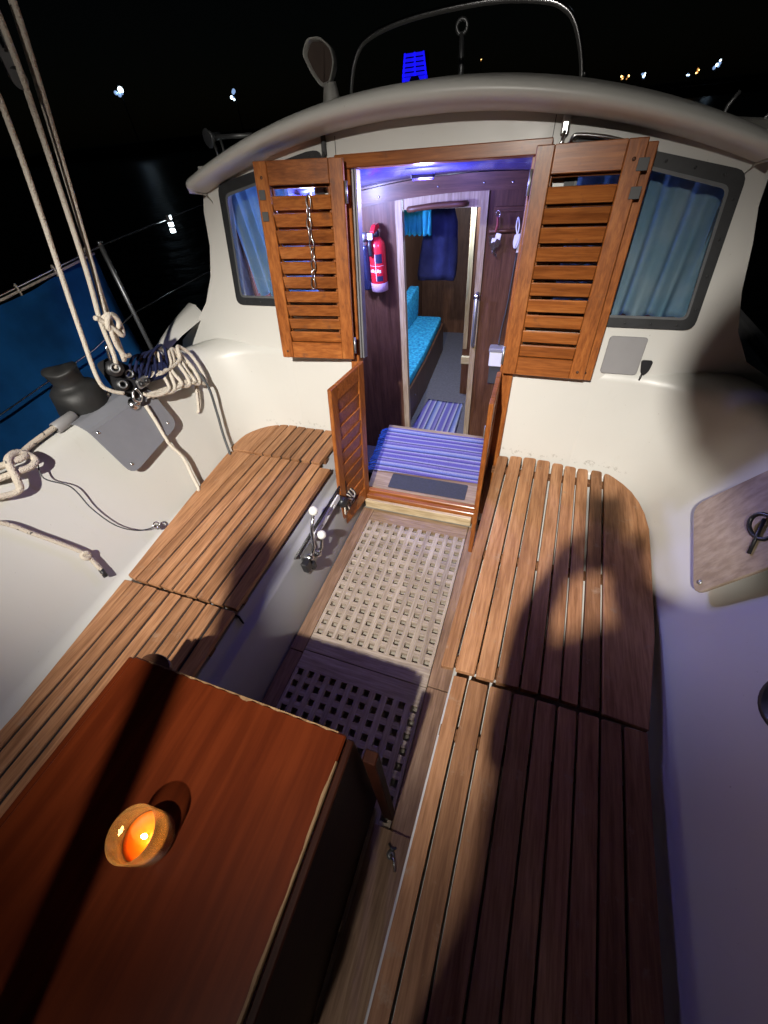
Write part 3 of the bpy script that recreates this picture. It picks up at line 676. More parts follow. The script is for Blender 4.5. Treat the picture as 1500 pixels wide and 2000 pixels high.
for i in range(40):
    x = -0.40+0.585*i/39; wv = max(0.0004, 0.0018+0.0016*math.sin(i*2.1)+random.uniform(-.001, .001)+(0.005 if i in (21, 22) else 0))
    ring = [bm.verts.new(p) for p in ((x, -1.259-wv, TZ+0.0006), (x, -1.2575, TZ+0.0004), (x, -1.2565, TZ-0.004))]
    if prevs:
        for k_ in range(2): bm.faces.new((prevs[k_], prevs[k_+1], ring[k_+1], ring[k_]))
    prevs = ring
from_bm('worn_edge', bm, M['raw'], T)
box('drop_leaf', 0.2085, 0.226, -1.915, -1.262, 0.03, TZ-0.009, M['leaf'], T, 0.003)
box('drop_leaf', -0.476, -0.456, -1.915, -1.262, 0.38, TZ-0.008, M['table'], T, 0.003)
box('apron', -0.38, 0.15, -1.34, -1.315, 0.58, TZ-0.025, M['table'], T, 0.002)
box('centre_board', -0.14, -0.10, -1.88, -1.42, 0.0008, TZ-0.025, M['table'], T, 0.003)
# rounded dark tab on the forward edge
prism('edge_tab', [(-0.432+0.10*math.cos(R(180-a*15))*0.5+0.05, -1.259+0.028*math.sin(R(a*15))) for a in range(13)], TZ-0.020, TZ-0.003, M['mahog_x'], T, 0.002)
box('shade_panel', -0.44, 0.196, -1.895, -1.872, 0.001, TZ-0.0245, M['table'], T, 0.003)  # unseen panel added to keep lamp light from under the table
prism('leg_board', [(0.238, 0), (0.274, 0), (0.274, 0.03), (0.238, 0.03)], 0.0008, 0.60, M['leaf'], T, 0.003, lambda u, v, w_: (u+0.022*(1-w_/0.67), -1.275+v-0.045*(1-w_/0.67), w_))

# candle
cx_, cy_ = -0.104, -1.563
cg = thing('candle_glass', 'lit orange candle in a clear glass tumbler on the red table', 'candle', (cx_, cy_, TZ))
rg, hg = 0.0455, 0.094
lathe('tumbler', [(0, 0.001), (rg-0.006, 0.001), (rg-0.002, 0.003), (rg, 0.008), (rg+0.0015, hg-0.002), (rg+0.0005, hg), (rg-0.0012, hg-0.001), (rg-0.0028, 0.012), (rg-0.006, 0.008), (0, 0.007)], (cx_, cy_, TZ), M['cglass'], cg, 48)
mt, n, b = nodes('candle_wax'); b.inputs['Base Color'].default_value = (0.85, 0.17, 0.006, 1); b.inputs['Roughness'].default_value = 0.35
b.inputs['Subsurface Weight'].default_value = 0.6; b.inputs['Subsurface Radius'].default_value = (0.02, 0.008, 0.002); b.inputs['Subsurface Scale'].default_value = 1.0
lathe('wax', [(0, 0.009), (rg-0.0065, 0.009), (rg-0.0038, 0.013), (rg-0.0034, 0.040), (rg-0.0042, 0.0415), (rg-0.012, 0.0385), (0.006, 0.037), (0, 0.037)], (cx_, cy_, TZ), mt, cg, 40)
tube('wick', [(cx_+0.006, cy_, TZ+0.036), (cx_+0.0065, cy_+0.001, TZ+0.045)], 0.0012, M['black'], cg, 6)
FL = Vector((cx_+0.0065, cy_+0.001, TZ+0.0535))
lathe('flame', [(0, -0.009), (0.0035, -0.005), (0.0046, 0.0), (0.0034, 0.006), (0.0015, 0.011), (0, 0.014)], FL, emit('flame_glow', (1, 0.62, 0.22), 60), cg, 12)
lamp('candle_light', 'POINT', FL+Vector((0, 0, 0.002)), 0.26, (1, 0.46, 0.11), 0.006)

# ------------------------------------------------------------------ cabin interior seen through the companionway
struct(box('cabin_floor', -1.1, 1.1, 0.40, 4.2, -0.50, -0.45, M['carpet'], None, 0))
struct(loft('cabin_ceiling', [[(-1.06+2.06*k_/16, y, f_(-1.06+2.06*k_/16)) for k_ in range(17)] for y, f_ in ((0.497, lambda x: 1.612-0.03*x*x), (0.62, lambda x: 1.560-0.06*x*x), (0.80, lambda x: 1.522-0.085*x*x), (1.30, lambda x: 1.468-0.10*x*x), (4.0, lambda x: 1.47-0.06*x*x))], M['ceil']))
struct(box('cabin_end_wall', -1.1, 1.1, 4.0, 4.03, -0.5, 1.5, M['mahog_z'], None, 0))
struct(box('cabin_lower_wall', -1.12, 1.06, 0.40, 0.43, -0.5, 0.03, M['dark'], None, 0))
for s_ in (-1, 1):
    struct(box('cabin_side_lining', s_*1.02-0.035-0.01, s_*1.02-0.035+0.01, 0.55, 4.0, -0.5, 1.5, M['mahog_z'], None, 0))
P_Y = 1.30
pt = thing('cabin_partition', 'brown wood partition with pale door posts and an arched beam inside the cabin', 'partition', (-0.2, P_Y, -0.45))
def arcz(x): return 1.392-0.105*(x-0.05)**2
def band(name, x0, x1, lo, hi, y0, y1, mat, parent, n_=16):
    bm_ = bmesh.new(); prev = None
    for i in range(n_+1):
        x = x0+(x1-x0)*i/n_; z0 = lo(x) if callable(lo) else lo; z1 = hi(x) if callable(hi) else hi
        ring = [bm_.verts.new(p) for p in ((x, y0, z0), (x, y0, z1), (x, y1, z1), (x, y1, z0))]
        if prev:
            for k_ in range(4): bm_.faces.new((prev[k_], prev[(k_+1) % 4], ring[(k_+1) % 4], ring[k_]))
        else: bm_.faces.new(ring[::-1])
        prev = ring
    bm_.faces.new(prev)
    return from_bm(name, bm_, mat, parent)
band('wall_panel', -1.04, -0.458, -0.45, lambda x: arcz(x)+0.02, P_Y, P_Y+0.02, M['mahog_z'], pt)
band('wall_panel', 0.082, 0.98, -0.45, lambda x: arcz(x)+0.02, P_Y, P_Y+0.02, M['mahog_z'], pt)
band('door_post', -0.460, -0.418, -0.45, lambda x: arcz(x)-0.004, P_Y-0.018, P_Y+0.024, M['oak'], pt, 2)
band('door_post', 0.042, 0.080, -0.45, lambda x: arcz(x)-0.004, P_Y-0.018, P_Y+0.024, M['oak'], pt, 2)
bmx = band('beam', -1.04, 0.98, lambda x: arcz(x)-0.002, lambda x: arcz(x)+0.075, P_Y-0.035, P_Y+0.02, M['mahog_x'], pt)
band('header', -0.416, 0.040, 1.315, lambda x: arcz(x)-0.004, P_Y-0.006, P_Y+0.015, M['oak'], pt, 6)
band('upper_panel', -1.04, 0.98, lambda x: arcz(x)+0.077, 1.62, P_Y-0.01, P_Y+0.02, M['mahog_x'], pt)
for x in (-0.55, -0.20, 0.05, 0.20): lathe('screw', [(0.006, 0), (0.005, 0.003), (0, 0.004)], (x, P_Y-0.035, arcz(x)+0.03), M['steel'], bmx, 8, (0, -1, 0))
tube('grab_rail', [(-0.37, P_Y-0.01, 1.318), (-0.355, P_Y-0.045, 1.322), (-0.20, P_Y-0.05, 1.336), (-0.06, P_Y-0.045, 1.338), (-0.045, P_Y-0.01, 1.336)], 0.015, M['mahog_x'], pt, 10, False, 4)
hb = tube('door_handle', [(0.062, P_Y-0.02, 0.545), (0.062, P_Y-0.055, 0.57), (0.064, P_Y-0.055, 0.86), (0.064, P_Y-0.02, 0.885)], 0.011, M['dullsteel'], pt, 8)
lathe('handle_plate', [(0, 0), (0.02, 0), (0.02, 0.006), (0, 0.01)], (0.064, P_Y-0.055, 0.87), M['steel'], hb, 12, (0, -1, 0))

# step board at the foot of the companionway
st = thing('entry_step', 'wooden entry step with dark grey non slip pad inside the doorway', 'step', (-0.1, 0.5, -0.45))
tb = [(-0.385, 0.245), (0.300, 0.245), (0.275, 0.945), (-0.474, 0.945)]
prism('step_board', tb, 0.030, 0.056, M['sole_x'], st, 0.004)
prism('step_side', [(-0.37, 0.26), (-0.35, 0.26), (-0.43, 0.92), (-0.45, 0.92)], -0.45, 0.0295, M['mahog_z'], st, 0.002)
prism('step_back', [(-0.44, 0.90), (0.25, 0.90), (0.25, 0.92), (-0.44, 0.92)], -0.45, 0.0295, M['mahog_z'], st, 0.002)
prism('non_slip_pad', rpoly([(-0.255, 0.262), (0.235, 0.262), (0.232, 0.40), (-0.262, 0.40)], [0.012]*4), 0.0565, 0.0595, M['pad'], st, 0.001)
box('lower_step', -0.36, 0.24, 0.95, 1.16, -0.25, -0.225, M['sole_x'], st, 0.003)
def wavy(name, pts4, nx, ny, amp, mat, label, catg, thick=0.006, fn=None):
    bm_ = bmesh.new(); A, B2, C2, D = [Vector(p) for p in pts4]; G = []
    for j in range(ny+1):
        row = []
        for i in range(nx+1):
            u, v = i/nx, j/ny; p = A*(1-u)*(1-v)+B2*u*(1-v)+C2*u*v+D*(1-u)*v
            p = p+Vector((0, 0, amp*(math.sin(v*9+u*3)+0.6*math.sin(u*7-v*5))))
            if fn: p = fn(p, u, v)
            row.append(bm_.verts.new(p))
        G.append(row)
    fs = [bm_.faces.new((G[j][i], G[j][i+1], G[j+1][i+1], G[j+1][i])) for j in range(ny) for i in range(nx)]
    bmesh.ops.solidify(bm_, geom=fs, thickness=thick)
    o_ = from_bm(name, bm_, mat, None, True)
    return tag(o_, label, catg)
mt1 = thing('step_mat', 'violet and white striped woven mat with blue fringe on the entry step', 'mat', (-0.1, 0.65, 0.06))
mm = wavy('mat_weave', [(-0.395, 0.395, 0.066), (0.290, 0.420, 0.066), (0.275, 0.90, 0.066), (-0.455, 0.895, 0.066)], 30, 24, 0.0018, M['mat_y'], 'x', 'x')
del mm['label'], mm['category']; mm.parent = mt1; mm.matrix_parent_inverse = Matrix.Translation(-mt1.location)
M['fringe'] = cloth('blue_fringe', (0.03, 0.10, 0.40), (0.10, 0.25, 0.65), 0, 20)
for i in range(24):
    t = (i+0.5)/24; y = 0.40+0.49*t; x = -0.395-0.06*t
    tube('tassel', [(x, y, 0.064), (x-0.02, y-0.004+random.uniform(-.006, .006), 0.062), (x-0.045-random.uniform(0, .012), y-0.012+random.uniform(-.008, .008), 0.052), (x-0.055, y-0.014, 0.02)], 0.0042, M['fringe'], mt1, 5)
wavy('runner_rug', [(-0.56, 1.05, -0.440), (-0.05, 1.05, -0.440), (-0.115, 2.19, -0.440), (-0.49, 2.21, -0.440)], 16, 30, 0.002, M['mat_x'], 'blue and violet striped runner rug on the dark cabin floor', 'rug')

# settee beyond the doorway
se = thing('settee', 'low wooden settee with turquoise patterned cushion beyond the cabin doorway', 'settee', (-0.8, 2.5, -0.45))
prism('settee_base', [(-1.03, 1.36), (-0.60, 1.36), (-0.56, 1.75), (-0.57, 2.4), (-0.62, 3.42), (-1.03, 3.42)], -0.45, -0.115, M['mahog_z'], se, 0.004)
prism('seat_cushion', rpoly([(-1.02, 1.37), (-0.61, 1.37), (-0.575, 1.76), (-0.585, 2.4), (-0.635, 3.36), (-1.02, 3.36)], 0.03), -0.110, -0.02, M['cushion'], se, 0.018, None, True, 3)
prism('back_cushion', rpoly([(-0.02, 0.0), (0.30, 0.0), (0.22, 0.28), (-0.02, 0.34)], 0.04), 0, 0.10, M['cushion'], se, 0.02, lambda u, v, w_: (-1.015+w_+v*0.05, 3.30-u*2.2, -0.015+v), True, 3)
lathe('base_knob', [(0, 0), (0.012, 0), (0.012, 0.014), (0, 0.018)], (-0.575, 1.95, -0.25), M['steel'], se, 10, (1, 0, 0))
cb = thing('cabinet', 'narrow brown wooden cabinet with framed door beyond the cabin doorway', 'cabinet', (-0.1, 2.35, -0.45))
box('carcass', -0.20, 0.42, 2.40, 2.9, -0.45, 1.40, M['mahog_z'], cb, 0.003)
box('door_frame', -0.195, -0.155, 2.385, 2.398, 0.04, 1.36, M['oak'], cb, 0.002); box('door_frame', 0.08, 0.12, 2.385, 2.398, 0.04, 1.36, M['mahog_z'], cb, 0.002)
box('door_panel', -0.15, 0.075, 2.390, 2.398, 0.06, 1.30, M['mahog_z'], cb, 0.002); box('toe_rail', -0.20, 0.12, 2.36, 2.398, -0.10, -0.03, M['oak_x'], cb, 0.002)
# teal valance, jacket
def drape(name, x0, x1, ztop, zbot, y, folds, amp, mat, label, catg, taper=0.0, nx=48, nz=14, parent=None, slant=0.0, fn=None):
    bm_ = bmesh.new(); G = []
    for j in range(nz+1):
        row = []; v = j/nz
        for i in range(nx+1):
            u = i/nx; w_ = amp*(0.35+0.65*v)
            xx = x0+(x1-x0)*u; xc = (x0+x1)/2; xx = xc+(xx-xc)*(1+taper*v)
            yy = y+w_*math.sin(u*folds*2*math.pi+0.6*math.sin(v*3+u*5))+0.4*w_*math.sin(u*folds*3.7*math.pi+2)
            zt = ztop(xx) if callable(ztop) else ztop
            p = (xx+slant*v, yy, zt+(zbot-zt)*v+0.004*math.sin(u*folds*6.28))
            row.append(bm_.verts.new(fn(p) if fn else p))
        G.append(row)
    fs = [bm_.faces.new((G[j][i], G[j][i+1], G[j+1][i+1], G[j+1][i])) for j in range(nz) for i in range(nx)]
    o_ = from_bm(name, bm_, mat, parent, True)
    so_ = o_.modifiers.new('s', 'SOLIDIFY'); so_.thickness = 0.002
    if label: tag(o_, label, catg)
    return o_
drape('valance', -0.475, -0.275, 1.30, 1.165, 1.42, 6, 0.010, M['teal'], 'small pleated teal valance hanging in the cabin doorway', 'valance')
# jacket: closed hanging shape
bm = bmesh.new(); rings = []
for j, (z, cx0, hw, hd) in enumerate([(1.315, -0.255, 0.03, 0.02), (1.28, -0.250, 0.075, 0.035), (1.20, -0.250, 0.10, 0.05), (1.10, -0.255, 0.112, 0.055), (1.00, -0.262, 0.122, 0.058), (0.92, -0.268, 0.128, 0.058), (0.885, -0.27, 0.125, 0.05)]):
    ring = []
    for k_ in range(28):
        a = 2*math.pi*k_/28; rr = 1+0.10*math.sin(5*a+j*0.5)+0.05*math.sin(9*a)
        ring.append(bm.verts.new((cx0+hw*math.cos(a)*rr, 1.56+hd*math.sin(a)*rr, z+0.008*math.sin(3*a+j))))
    rings.append(ring)
for a, b_ in zip(rings, rings[1:]):
    for k_ in range(28): bm.faces.new((a[k_], a[(k_+1) % 28], b_[(k_+1) % 28], b_[k_]))
bm.faces.new(rings[0]); bm.faces.new(rings[-1])
tag(from_bm('hanging_jacket', bm, M['navy'], None, True), 'dark navy jacket hanging in the cabin doorway', 'jacket')

# fire extinguisher, flask
ex = thing('fire_extinguisher', 'red fire extinguisher with dark labels on the cabin partition', 'extinguisher', (-0.575, 1.235, 0.90))
ec = (-0.575, 1.238, 0.0)
lathe('cylinder', [(0, 0.915), (0.048, 0.918), (0.053, 0.935), (0.053, 1.145), (0.047, 1.170), (0.028, 1.190), (0.020, 1.198), (0, 1.20)], ec, M['red'], ex, 24)
lathe('foot_ring', [(0.050, 0.900), (0.055, 0.902), (0.0555, 0.945), (0.0537, 0.95)], ec, plain('pale_pink_ring', (0.62, 0.42, 0.50), 0.4, bmp=0), ex, 24)
lathe('valve', [(0.0185, 1.19), (0.020, 1.20), (0.020, 1.225), (0.012, 1.235), (0, 1.236)], ec, M['black'], ex, 16)
prism('lever', rpoly([(-0.06, 1.222), (0.035, 1.235), (0.030, 1.262), (-0.03, 1.262), (-0.07, 1.235)], 0.008), -0.014, 0.014, M['red'], ex, 0.003, lambda u, v, w_: (ec[0]+w_, ec[1]+u, v))
prism('gauge', rrect(-0.016, 0.016, 1.195, 1.228, 0.004), 0, 0.008, M['lab_white'], ex, 0.001, lambda u, v, w_: (ec[0]+u-0.014, ec[1]-0.066-w_, v))
tube('hose', [(ec[0]-0.02, ec[1]-0.035, 1.20), (ec[0]-0.022, ec[1]-0.068, 1.17), (ec[0]-0.018, ec[1]-0.064, 1.11)], 0.013, M['black'], ex, 8, False, 4)
def curved(name, a0, a1, z0, z1, r, mat, parent, c0=ec):
    bm_ = bmesh.new(); n_ = 8; v = [[bm_.verts.new((c0[0]+r*math.sin(R(a0+(a1-a0)*i/n_)), c0[1]-r*math.cos(R(a0+(a1-a0)*i/n_)), z)) for i in range(n_+1)] for z in (z0, z1)]
    for i in range(n_): bm_.faces.new((v[0][i], v[0][i+1], v[1][i+1], v[1][i]))
    return from_bm(name, bm_, mat, parent, True)
curved('label_block', 5, 48, 1.065, 1.115, 0.0538, M['lab_dark'], ex); curved('label_block', 5, 48, 0.965, 0.995, 0.0538, M['lab_dark'], ex)
curved('label_band', -60, 60, 1.050, 1.0515, 0.0538, M['lab_white'], ex); curved('label_line', 0, 3, 0.965, 1.115, 0.0538, M['lab_white'], ex)
for i, (a0, a1) in enumerate(((-46, -36), (-30, -14), (-9, 4), (9, 20), (24, 36))):
    curved('label_print', a0, a1, 1.012+0.003*(i % 2), 1.032-0.004*((i+1) % 2), 0.0539, M['lab_white'], ex)
fk = thing('vacuum_flask', 'slim dark blue metal flask beside the red extinguisher', 'flask', (-0.662, 1.25, 0.9))
lathe('flask_body', [(0, 0.90), (0.030, 0.902), (0.032, 0.91), (0.032, 1.12), (0.026, 1.145), (0.024, 1.15), (0, 1.15)], (-0.662, 1.25, 0), plain('flask_paint', (0.03, 0.035, 0.09), 0.25, 0.5, bmp=0), fk, 20)
lathe('flask_cap', [(0.0235, 1.152), (0.0255, 1.154), (0.0255, 1.205), (0.021, 1.216), (0, 1.218)], (-0.662, 1.25, 0), M['dullsteel'], fk, 20)
lathe('flask_ring', [(0.0262, 1.170), (0.0270, 1.172), (0.0270, 1.184), (0.0262, 1.186)], (-0.662, 1.25, 0), M['black'], fk, 20)

# keys, card, meter box, cord on the starboard partition panel
rk = thing('key_rack', 'small wooden key rail on the right cabin partition panel', 'key rack', (0.19, P_Y, 1.2))
box('rack_board', 0.115, 0.275, P_Y-0.012, P_Y-0.001, 1.290, 1.315, M['mahog_x'], rk, 0.002); tube('rack_rail', [(0.10, P_Y-0.022, 1.205), (0.25, P_Y-0.022, 1.208)], 0.010, M['mahog_x'], rk, 8)
ks = thing('key_bunch', 'bunch of steel keys with pale tags hanging on the cabin partition', 'keys', (0.145, P_Y-0.04, 1.2))
tube('key_ring', [(0.142+0.012*math.cos(R(a)), P_Y-0.038, 1.288+0.014*math.sin(R(a))) for a in range(0, 360, 30)], 0.0018, M['steel'], ks, 5, True)
tube('lanyard', [(0.142, P_Y-0.04, 1.275), (0.145, P_Y-0.042, 1.24), (0.138, P_Y-0.042, 1.205)], 0.007, plain('red_cord', (0.25, 0.05, 0.05), 0.8), ks, 6)
for i, (dx, dz, rot, mat_) in enumerate(((0.02, -0.01, 12, 'lab_white'), (-0.02, -0.02, -14, 'steel'), (0.0, -0.03, 3, 'lab_white'), (-0.012, -0.05, -24, 'steel'), (0.026, -0.035, 25, 'steel'))):
    ca, sa = math.cos(R(rot)), math.sin(R(rot))
    prism('key', rpoly([(-0.014, 0), (0.014, 0), (0.016, -0.032), (0.005, -0.04), (0.004, -0.075), (-0.004, -0.075), (-0.005, -0.04), (-0.016, -0.032)], 0.003, 2), 0, 0.003, M[mat_], ks, 0.0006,
          lambda u, v, w_, ca=ca, sa=sa, dx=dx, dz=dz, i=i: (0.138+dx+u*ca-v*sa*-1, P_Y-0.050-0.006*i+w_, 1.21+dz+v*ca+u*sa*-1))
wt = thing('float_key_tag', 'white float key tag hanging at the right of the cabin partition', 'key tag', (0.25, P_Y-0.03, 1.2))
prism('tag_body', rpoly([(0.243, 1.190), (0.275, 1.195), (0.270, 1.145), (0.262, 1.125), (0.248, 1.125), (0.240, 1.15)], 0.008), 0, 0.012, M['lab_white'], wt, 0.003, lambda u, v, w_: (u, P_Y-0.03-w_, v))
tube('tag_cord', [(0.258, P_Y-0.036, 1.185), (0.262, P_Y-0.030, 1.23), (0.250, P_Y-0.024, 1.268), (0.246, P_Y-0.03, 1.23), (0.257, P_Y-0.036, 1.188)], 0.0035, M['lab_white'], wt, 6, False, 4)
tag(prism('paper_card', [(0.262, 1.10), (0.36, 1.10), (0.36, 1.375), (0.320, 1.375), (0.285, 1.30)], 0, 0.003, M['lab_white'], None, 0, lambda u, v, w_: (u, P_Y-0.012-w_, v)), 'white paper card pinned at the right edge of the cabin partition', 'card')
mbx = thing('meter_box', 'pale grey switch box low on the right cabin partition', 'switch box', (0.23, P_Y-0.04, 0.42))
box('box_body', 0.185, 0.30, P_Y-0.07, P_Y-0.001, 0.435, 0.535, M['lab_white'], mbx, 0.006); box('box_lid', 0.178, 0.305, P_Y-0.076, P_Y-0.001, 0.537, 0.562, M['panel'], mbx, 0.005); box('box_foot', 0.19, 0.29, P_Y-0.05, P_Y-0.001, 0.30, 0.432, M['dgrey'], mbx, 0.004)
tag(tube('wall_cord', [(0.268, P_Y-0.006, 1.12), (0.262, P_Y-0.006, 1.0), (0.252, P_Y-0.006, 0.8), (0.236, P_Y-0.008, 0.66), (0.235, P_Y-0.03, 0.57)], 0.0045, M['cable'], None, 6, False, 4), 'thin dark cord running down the right cabin partition', 'cord')

# window curtains (inside the panes)
def cur_fn(p): return (p[0], p[1]+0.185*(p[2]-1.3), p[2])
drape('curtain', -1.10, -0.74, lambda x: 1.60, 1.10, 0.505, 6, 0.024, M['curtain'], 'blue lit curtain gathered behind the left deckhouse window', 'curtain', 0.0, 90, 24, None, 0.12, cur_fn)
drape('curtain', 0.42, 1.045, lambda x: 1.56, 1.06, 0.500, 7, 0.020, M['curtain'], 'grey blue curtain drawn behind the right deckhouse window', 'curtain', 0.0, 90, 24, None, -0.02, cur_fn)
# cabin lamps' housings
t_ = thing('entry_lamp', 'slim blue strip lamp under the ceiling just inside the companionway', 'lamp', tuple(CABIN3+Vector((0, 0, 0.03))))
box('strip_body', CABIN3.x-0.05, CABIN3.x+0.05, CABIN3.y-0.012, CABIN3.y+0.012, CABIN3.z+0.036, CABIN3.z+0.050, M['black'], t_, 0.002); box('strip_lens', CABIN3.x-0.045, CABIN3.x+0.045, CABIN3.y-0.009, CABIN3.y+0.009, CABIN3.z+0.031, CABIN3.z+0.0355, emit('strip_glow', (0.05, 0.04, 1.0), 1.2), t_, 0.001)
for p, lab in ((CABIN1, 'violet cabin ceiling lamp just inside the companionway'), (CABIN2, 'pale blue ceiling lamp over the settee')):
    t_ = thing('cabin_lamp', lab, 'lamp', p+Vector((0, 0, 0.13)))
    tube('lamp_stem', [p+Vector((0, 0, 0.19)), p+Vector((0, 0, 0.09))], 0.006, M['steel'], t_, 8)
    lathe('lamp_shade', [(0.03, 0.085), (0.06, 0.075), (0.065, 0.066), (0.06, 0.070), (0.03, 0.080)], p, M['steel'], t_, 20)

# ------------------------------------------------------------------ port coaming: chafe plate, ropes, winch, mainsheet
NP = Vector((0.911, 0, 0.411)).normalized()
PO = Vector((-1.05, 0, 0.44)); PD = Vector((-0.411, 0, 0.911)).normalized()   # up the slope of the port coaming
def LC(y, s_, h=0.0):   # y along, s_ distance up the slope from the seat, h off the surface
    p = PO+PD*s_+NP*h; return (p.x, y, p.z)
def chafe(y0, y1, s0, s1):
    bm_ = bmesh.new(); out = rpoly([(y0, s0), (y1, s0+0.045), (y1+0.01, s1), (y0, s1)], [0.05, 0.05, 0.0, 0.0], 5)
    o_ = prism('chafe_face', out, 0.012, 0.017, M['grey'], None, 0.0012, lambda u, v, w_: LC(u, v, w_)); return o_
cp = thing('chafe_plate', 'grey plastic chafe plate folded over the left coaming edge', 'chafe plate', LC(-0.4, 0.3))
f_ = chafe(-0.578, -0.225, 0.245, 0.475); f_.parent = cp; f_.matrix_parent_inverse = Matrix.Translation(-cp.location)
tp = LC(0, 0.475, 0.0145)
bm = bmesh.new(); prev = None
fold = [(0.475, 0.0165), (0.490, 0.014), (0.503, 0.004)]
pr = [LC(0, a, b_) for a, b_ in fold]; pr += [(pr[-1][0]-0.025, 0, 0.9165), (pr[-1][0]-0.13, 0, 0.9180)]
for y in (-0.578, -0.40, -0.215):
    ring = [bm.verts.new((p[0], y, p[2])) for p in pr]+[bm.verts.new((p[0]-0.003, y, p[2]-0.004)) for p in pr[::-1]]
    if prev:
        for k_ in range(len(ring)): bm.faces.new((prev[k_], prev[(k_+1) % len(ring)], ring[(k_+1) % len(ring)], ring[k_]))
    else: bm.faces.new(ring)
    prev = ring
bm.faces.new(prev)
from_bm('chafe_fold', bm, M['grey'], cp)
for y, s_ in ((-0.545, 0.285), (-0.265, 0.325), (-0.55, 0.46)):
    lathe('screw', [(0.007, 0), (0.006, 0.003), (0, 0.004)], LC(y, s_, 0.017), M['steel'], cp, 10, NP)
M['cover'] = plain('worn_cover', (0.018, 0.018, 0.018), 0.55, 0, var=0.5, scale=9, bmp=0.6)
# winch under a dark cover
wc = thing('sheet_winch', 'dark grey covered winch standing on the left coaming', 'winch', (-1.37, -0.47, 0.9))
lathe('winch_cover', [(0.098, 0.898), (0.102, 0.91), (0.100, 0.96), (0.094, 0.995), (0.078, 1.010), (0.062, 1.018), (0.058, 1.03), (0.062, 1.072), (0.066, 1.080), (0.062, 1.088), (0.03, 1.092), (0, 1.092)], (-1.385, -0.44, 0), M['cover'], wc, 30)
tube('cover_hem', [(-1.385+0.101*math.cos(R(a)), -0.44+0.101*math.sin(R(a)), 0.908) for a in range(0, 360, 15)], 0.004, M['cover'], wc, 6, True)
# mainsheet lower block with cam cleat
mb = thing('mainsheet_block', 'black and steel mainsheet block with cleat above the grey plate', 'block', (-1.22, -0.35, 0.92))
bc = Vector((-1.215, -0.335, 1.015))
for dy, r_, rz, dz in ((0.0, 0.034, 0.016, 0.035), (-0.008, 0.026, 0.014, -0.035), (0.045, 0.020, 0.014, -0.012)):
    p = bc+Vector((0.0, dy, dz))
    sh = lathe('sheave', [(rz*0.55, -0.016), (r_, -0.016), (r_, -0.010), (r_*0.82, -0.004), (r_*0.82, 0.004), (r_, 0.010), (r_, 0.016), (rz*0.55, 0.016)], p, M['black'], mb, 22, (1, -0.35, 0.35))
    lathe('axle_ring', [(rz*0.85, 0.012), (rz*1.25, 0.014), (rz*1.25, 0.021), (rz*1.05, 0.024), (rz*0.85, 0.021), (rz*0.80, 0.008)], p, M['dullsteel'], sh, 18, (1, -0.35, 0.35))
def side_plate(off, nm):
    prism(nm, rpoly([(-0.045, 0.075), (0.02, 0.080), (0.075, 0.01), (0.065, -0.05), (0.0, -0.085), (-0.045, -0.06)], 0.02), -0.002, 0.002, M['black'], mb, 0.001,
          lambda u, v, w_: tuple(bc+Vector((0.33, 0.94, 0.0))*u+Vector((-0.31, 0.11, 0.94))*v+Vector((0.89, -0.31, 0.33))*(w_+off)))
side_plate(-0.019, 'side_plate')
tube('becket', [bc+Vector((0, 0, 0.06)), bc+Vector((0.006, 0.012, 0.115)), bc+Vector((0, 0.022, 0.12)), bc+Vector((-0.004, 0.03, 0.06))], 0.005, M['steel'], mb, 8, False, 4)
tube('shackle', [bc+Vector((0.02, 0.01, -0.07)), bc+Vector((0.025, -0.012, -0.105)), bc+Vector((0.025, 0.012, -0.125)), bc+Vector((0.02, 0.035, -0.105)), bc+Vector((0.015, 0.03, -0.07))], 0.006, M['steel'], mb, 8, False, 4)
prism('cam_base', rrect(-0.03, 0.03, -0.02, 0.02, 0.008), 0, 0.012, M['dullsteel'], mb, 0.002, lambda u, v, w_: tuple(bc+Vector((0.035+w_, 0.06+u, -0.055+v))))
for s_ in (-1, 1): lathe('cam', [(0.010, 0), (0.012, 0.003), (0.010, 0.014), (0, 0.015)], bc+Vector((0.047, 0.06+s_*0.016, -0.055)), M['black'], mb, 14, (1, 0, 0.1))
lathe('deck_eye', [(0.028, 0), (0.030, 0.004), (0.020, 0.009), (0.012, 0.02), (0.012, 0.035), (0, 0.036)], LC(-0.33, 0.47, 0.016), M['steel'], mb, 16, NP)
# upper block
ub = thing('boom_block', 'pale alloy block on the tackle at the upper left edge', 'block', (-1.14, -0.19, 1.95))
uc = Vector((-1.14, -0.165, 1.935))
def UB(u, v, w_): return tuple(uc+Vector((0.38, 0.92, 0.0))*u+Vector((-0.06, 0.10, 0.99))*v+Vector((0.80, -0.42, -0.42))*w_)
plate('cheek', rrect(-0.021, 0.021, -0.075, 0.085, 0.020), [rrect(-0.007, 0.007, 0.0, 0.05, 0.0065)], 0.010, 0.014, UB, M['dullsteel'], ub)
plate('cheek', rrect(-0.021, 0.021, -0.075, 0.085, 0.020), [rrect(-0.007, 0.007, 0.0, 0.05, 0.0065)], -0.014, -0.010, UB, M['dullsteel'], ub)
lathe('sheave', [(0.004, -0.008), (0.018, -0.008), (0.014, 0), (0.018, 0.008), (0.004, 0.008)], UB(0, -0.045, 0), M['black'], ub, 16, (0.80, -0.42, -0.42))
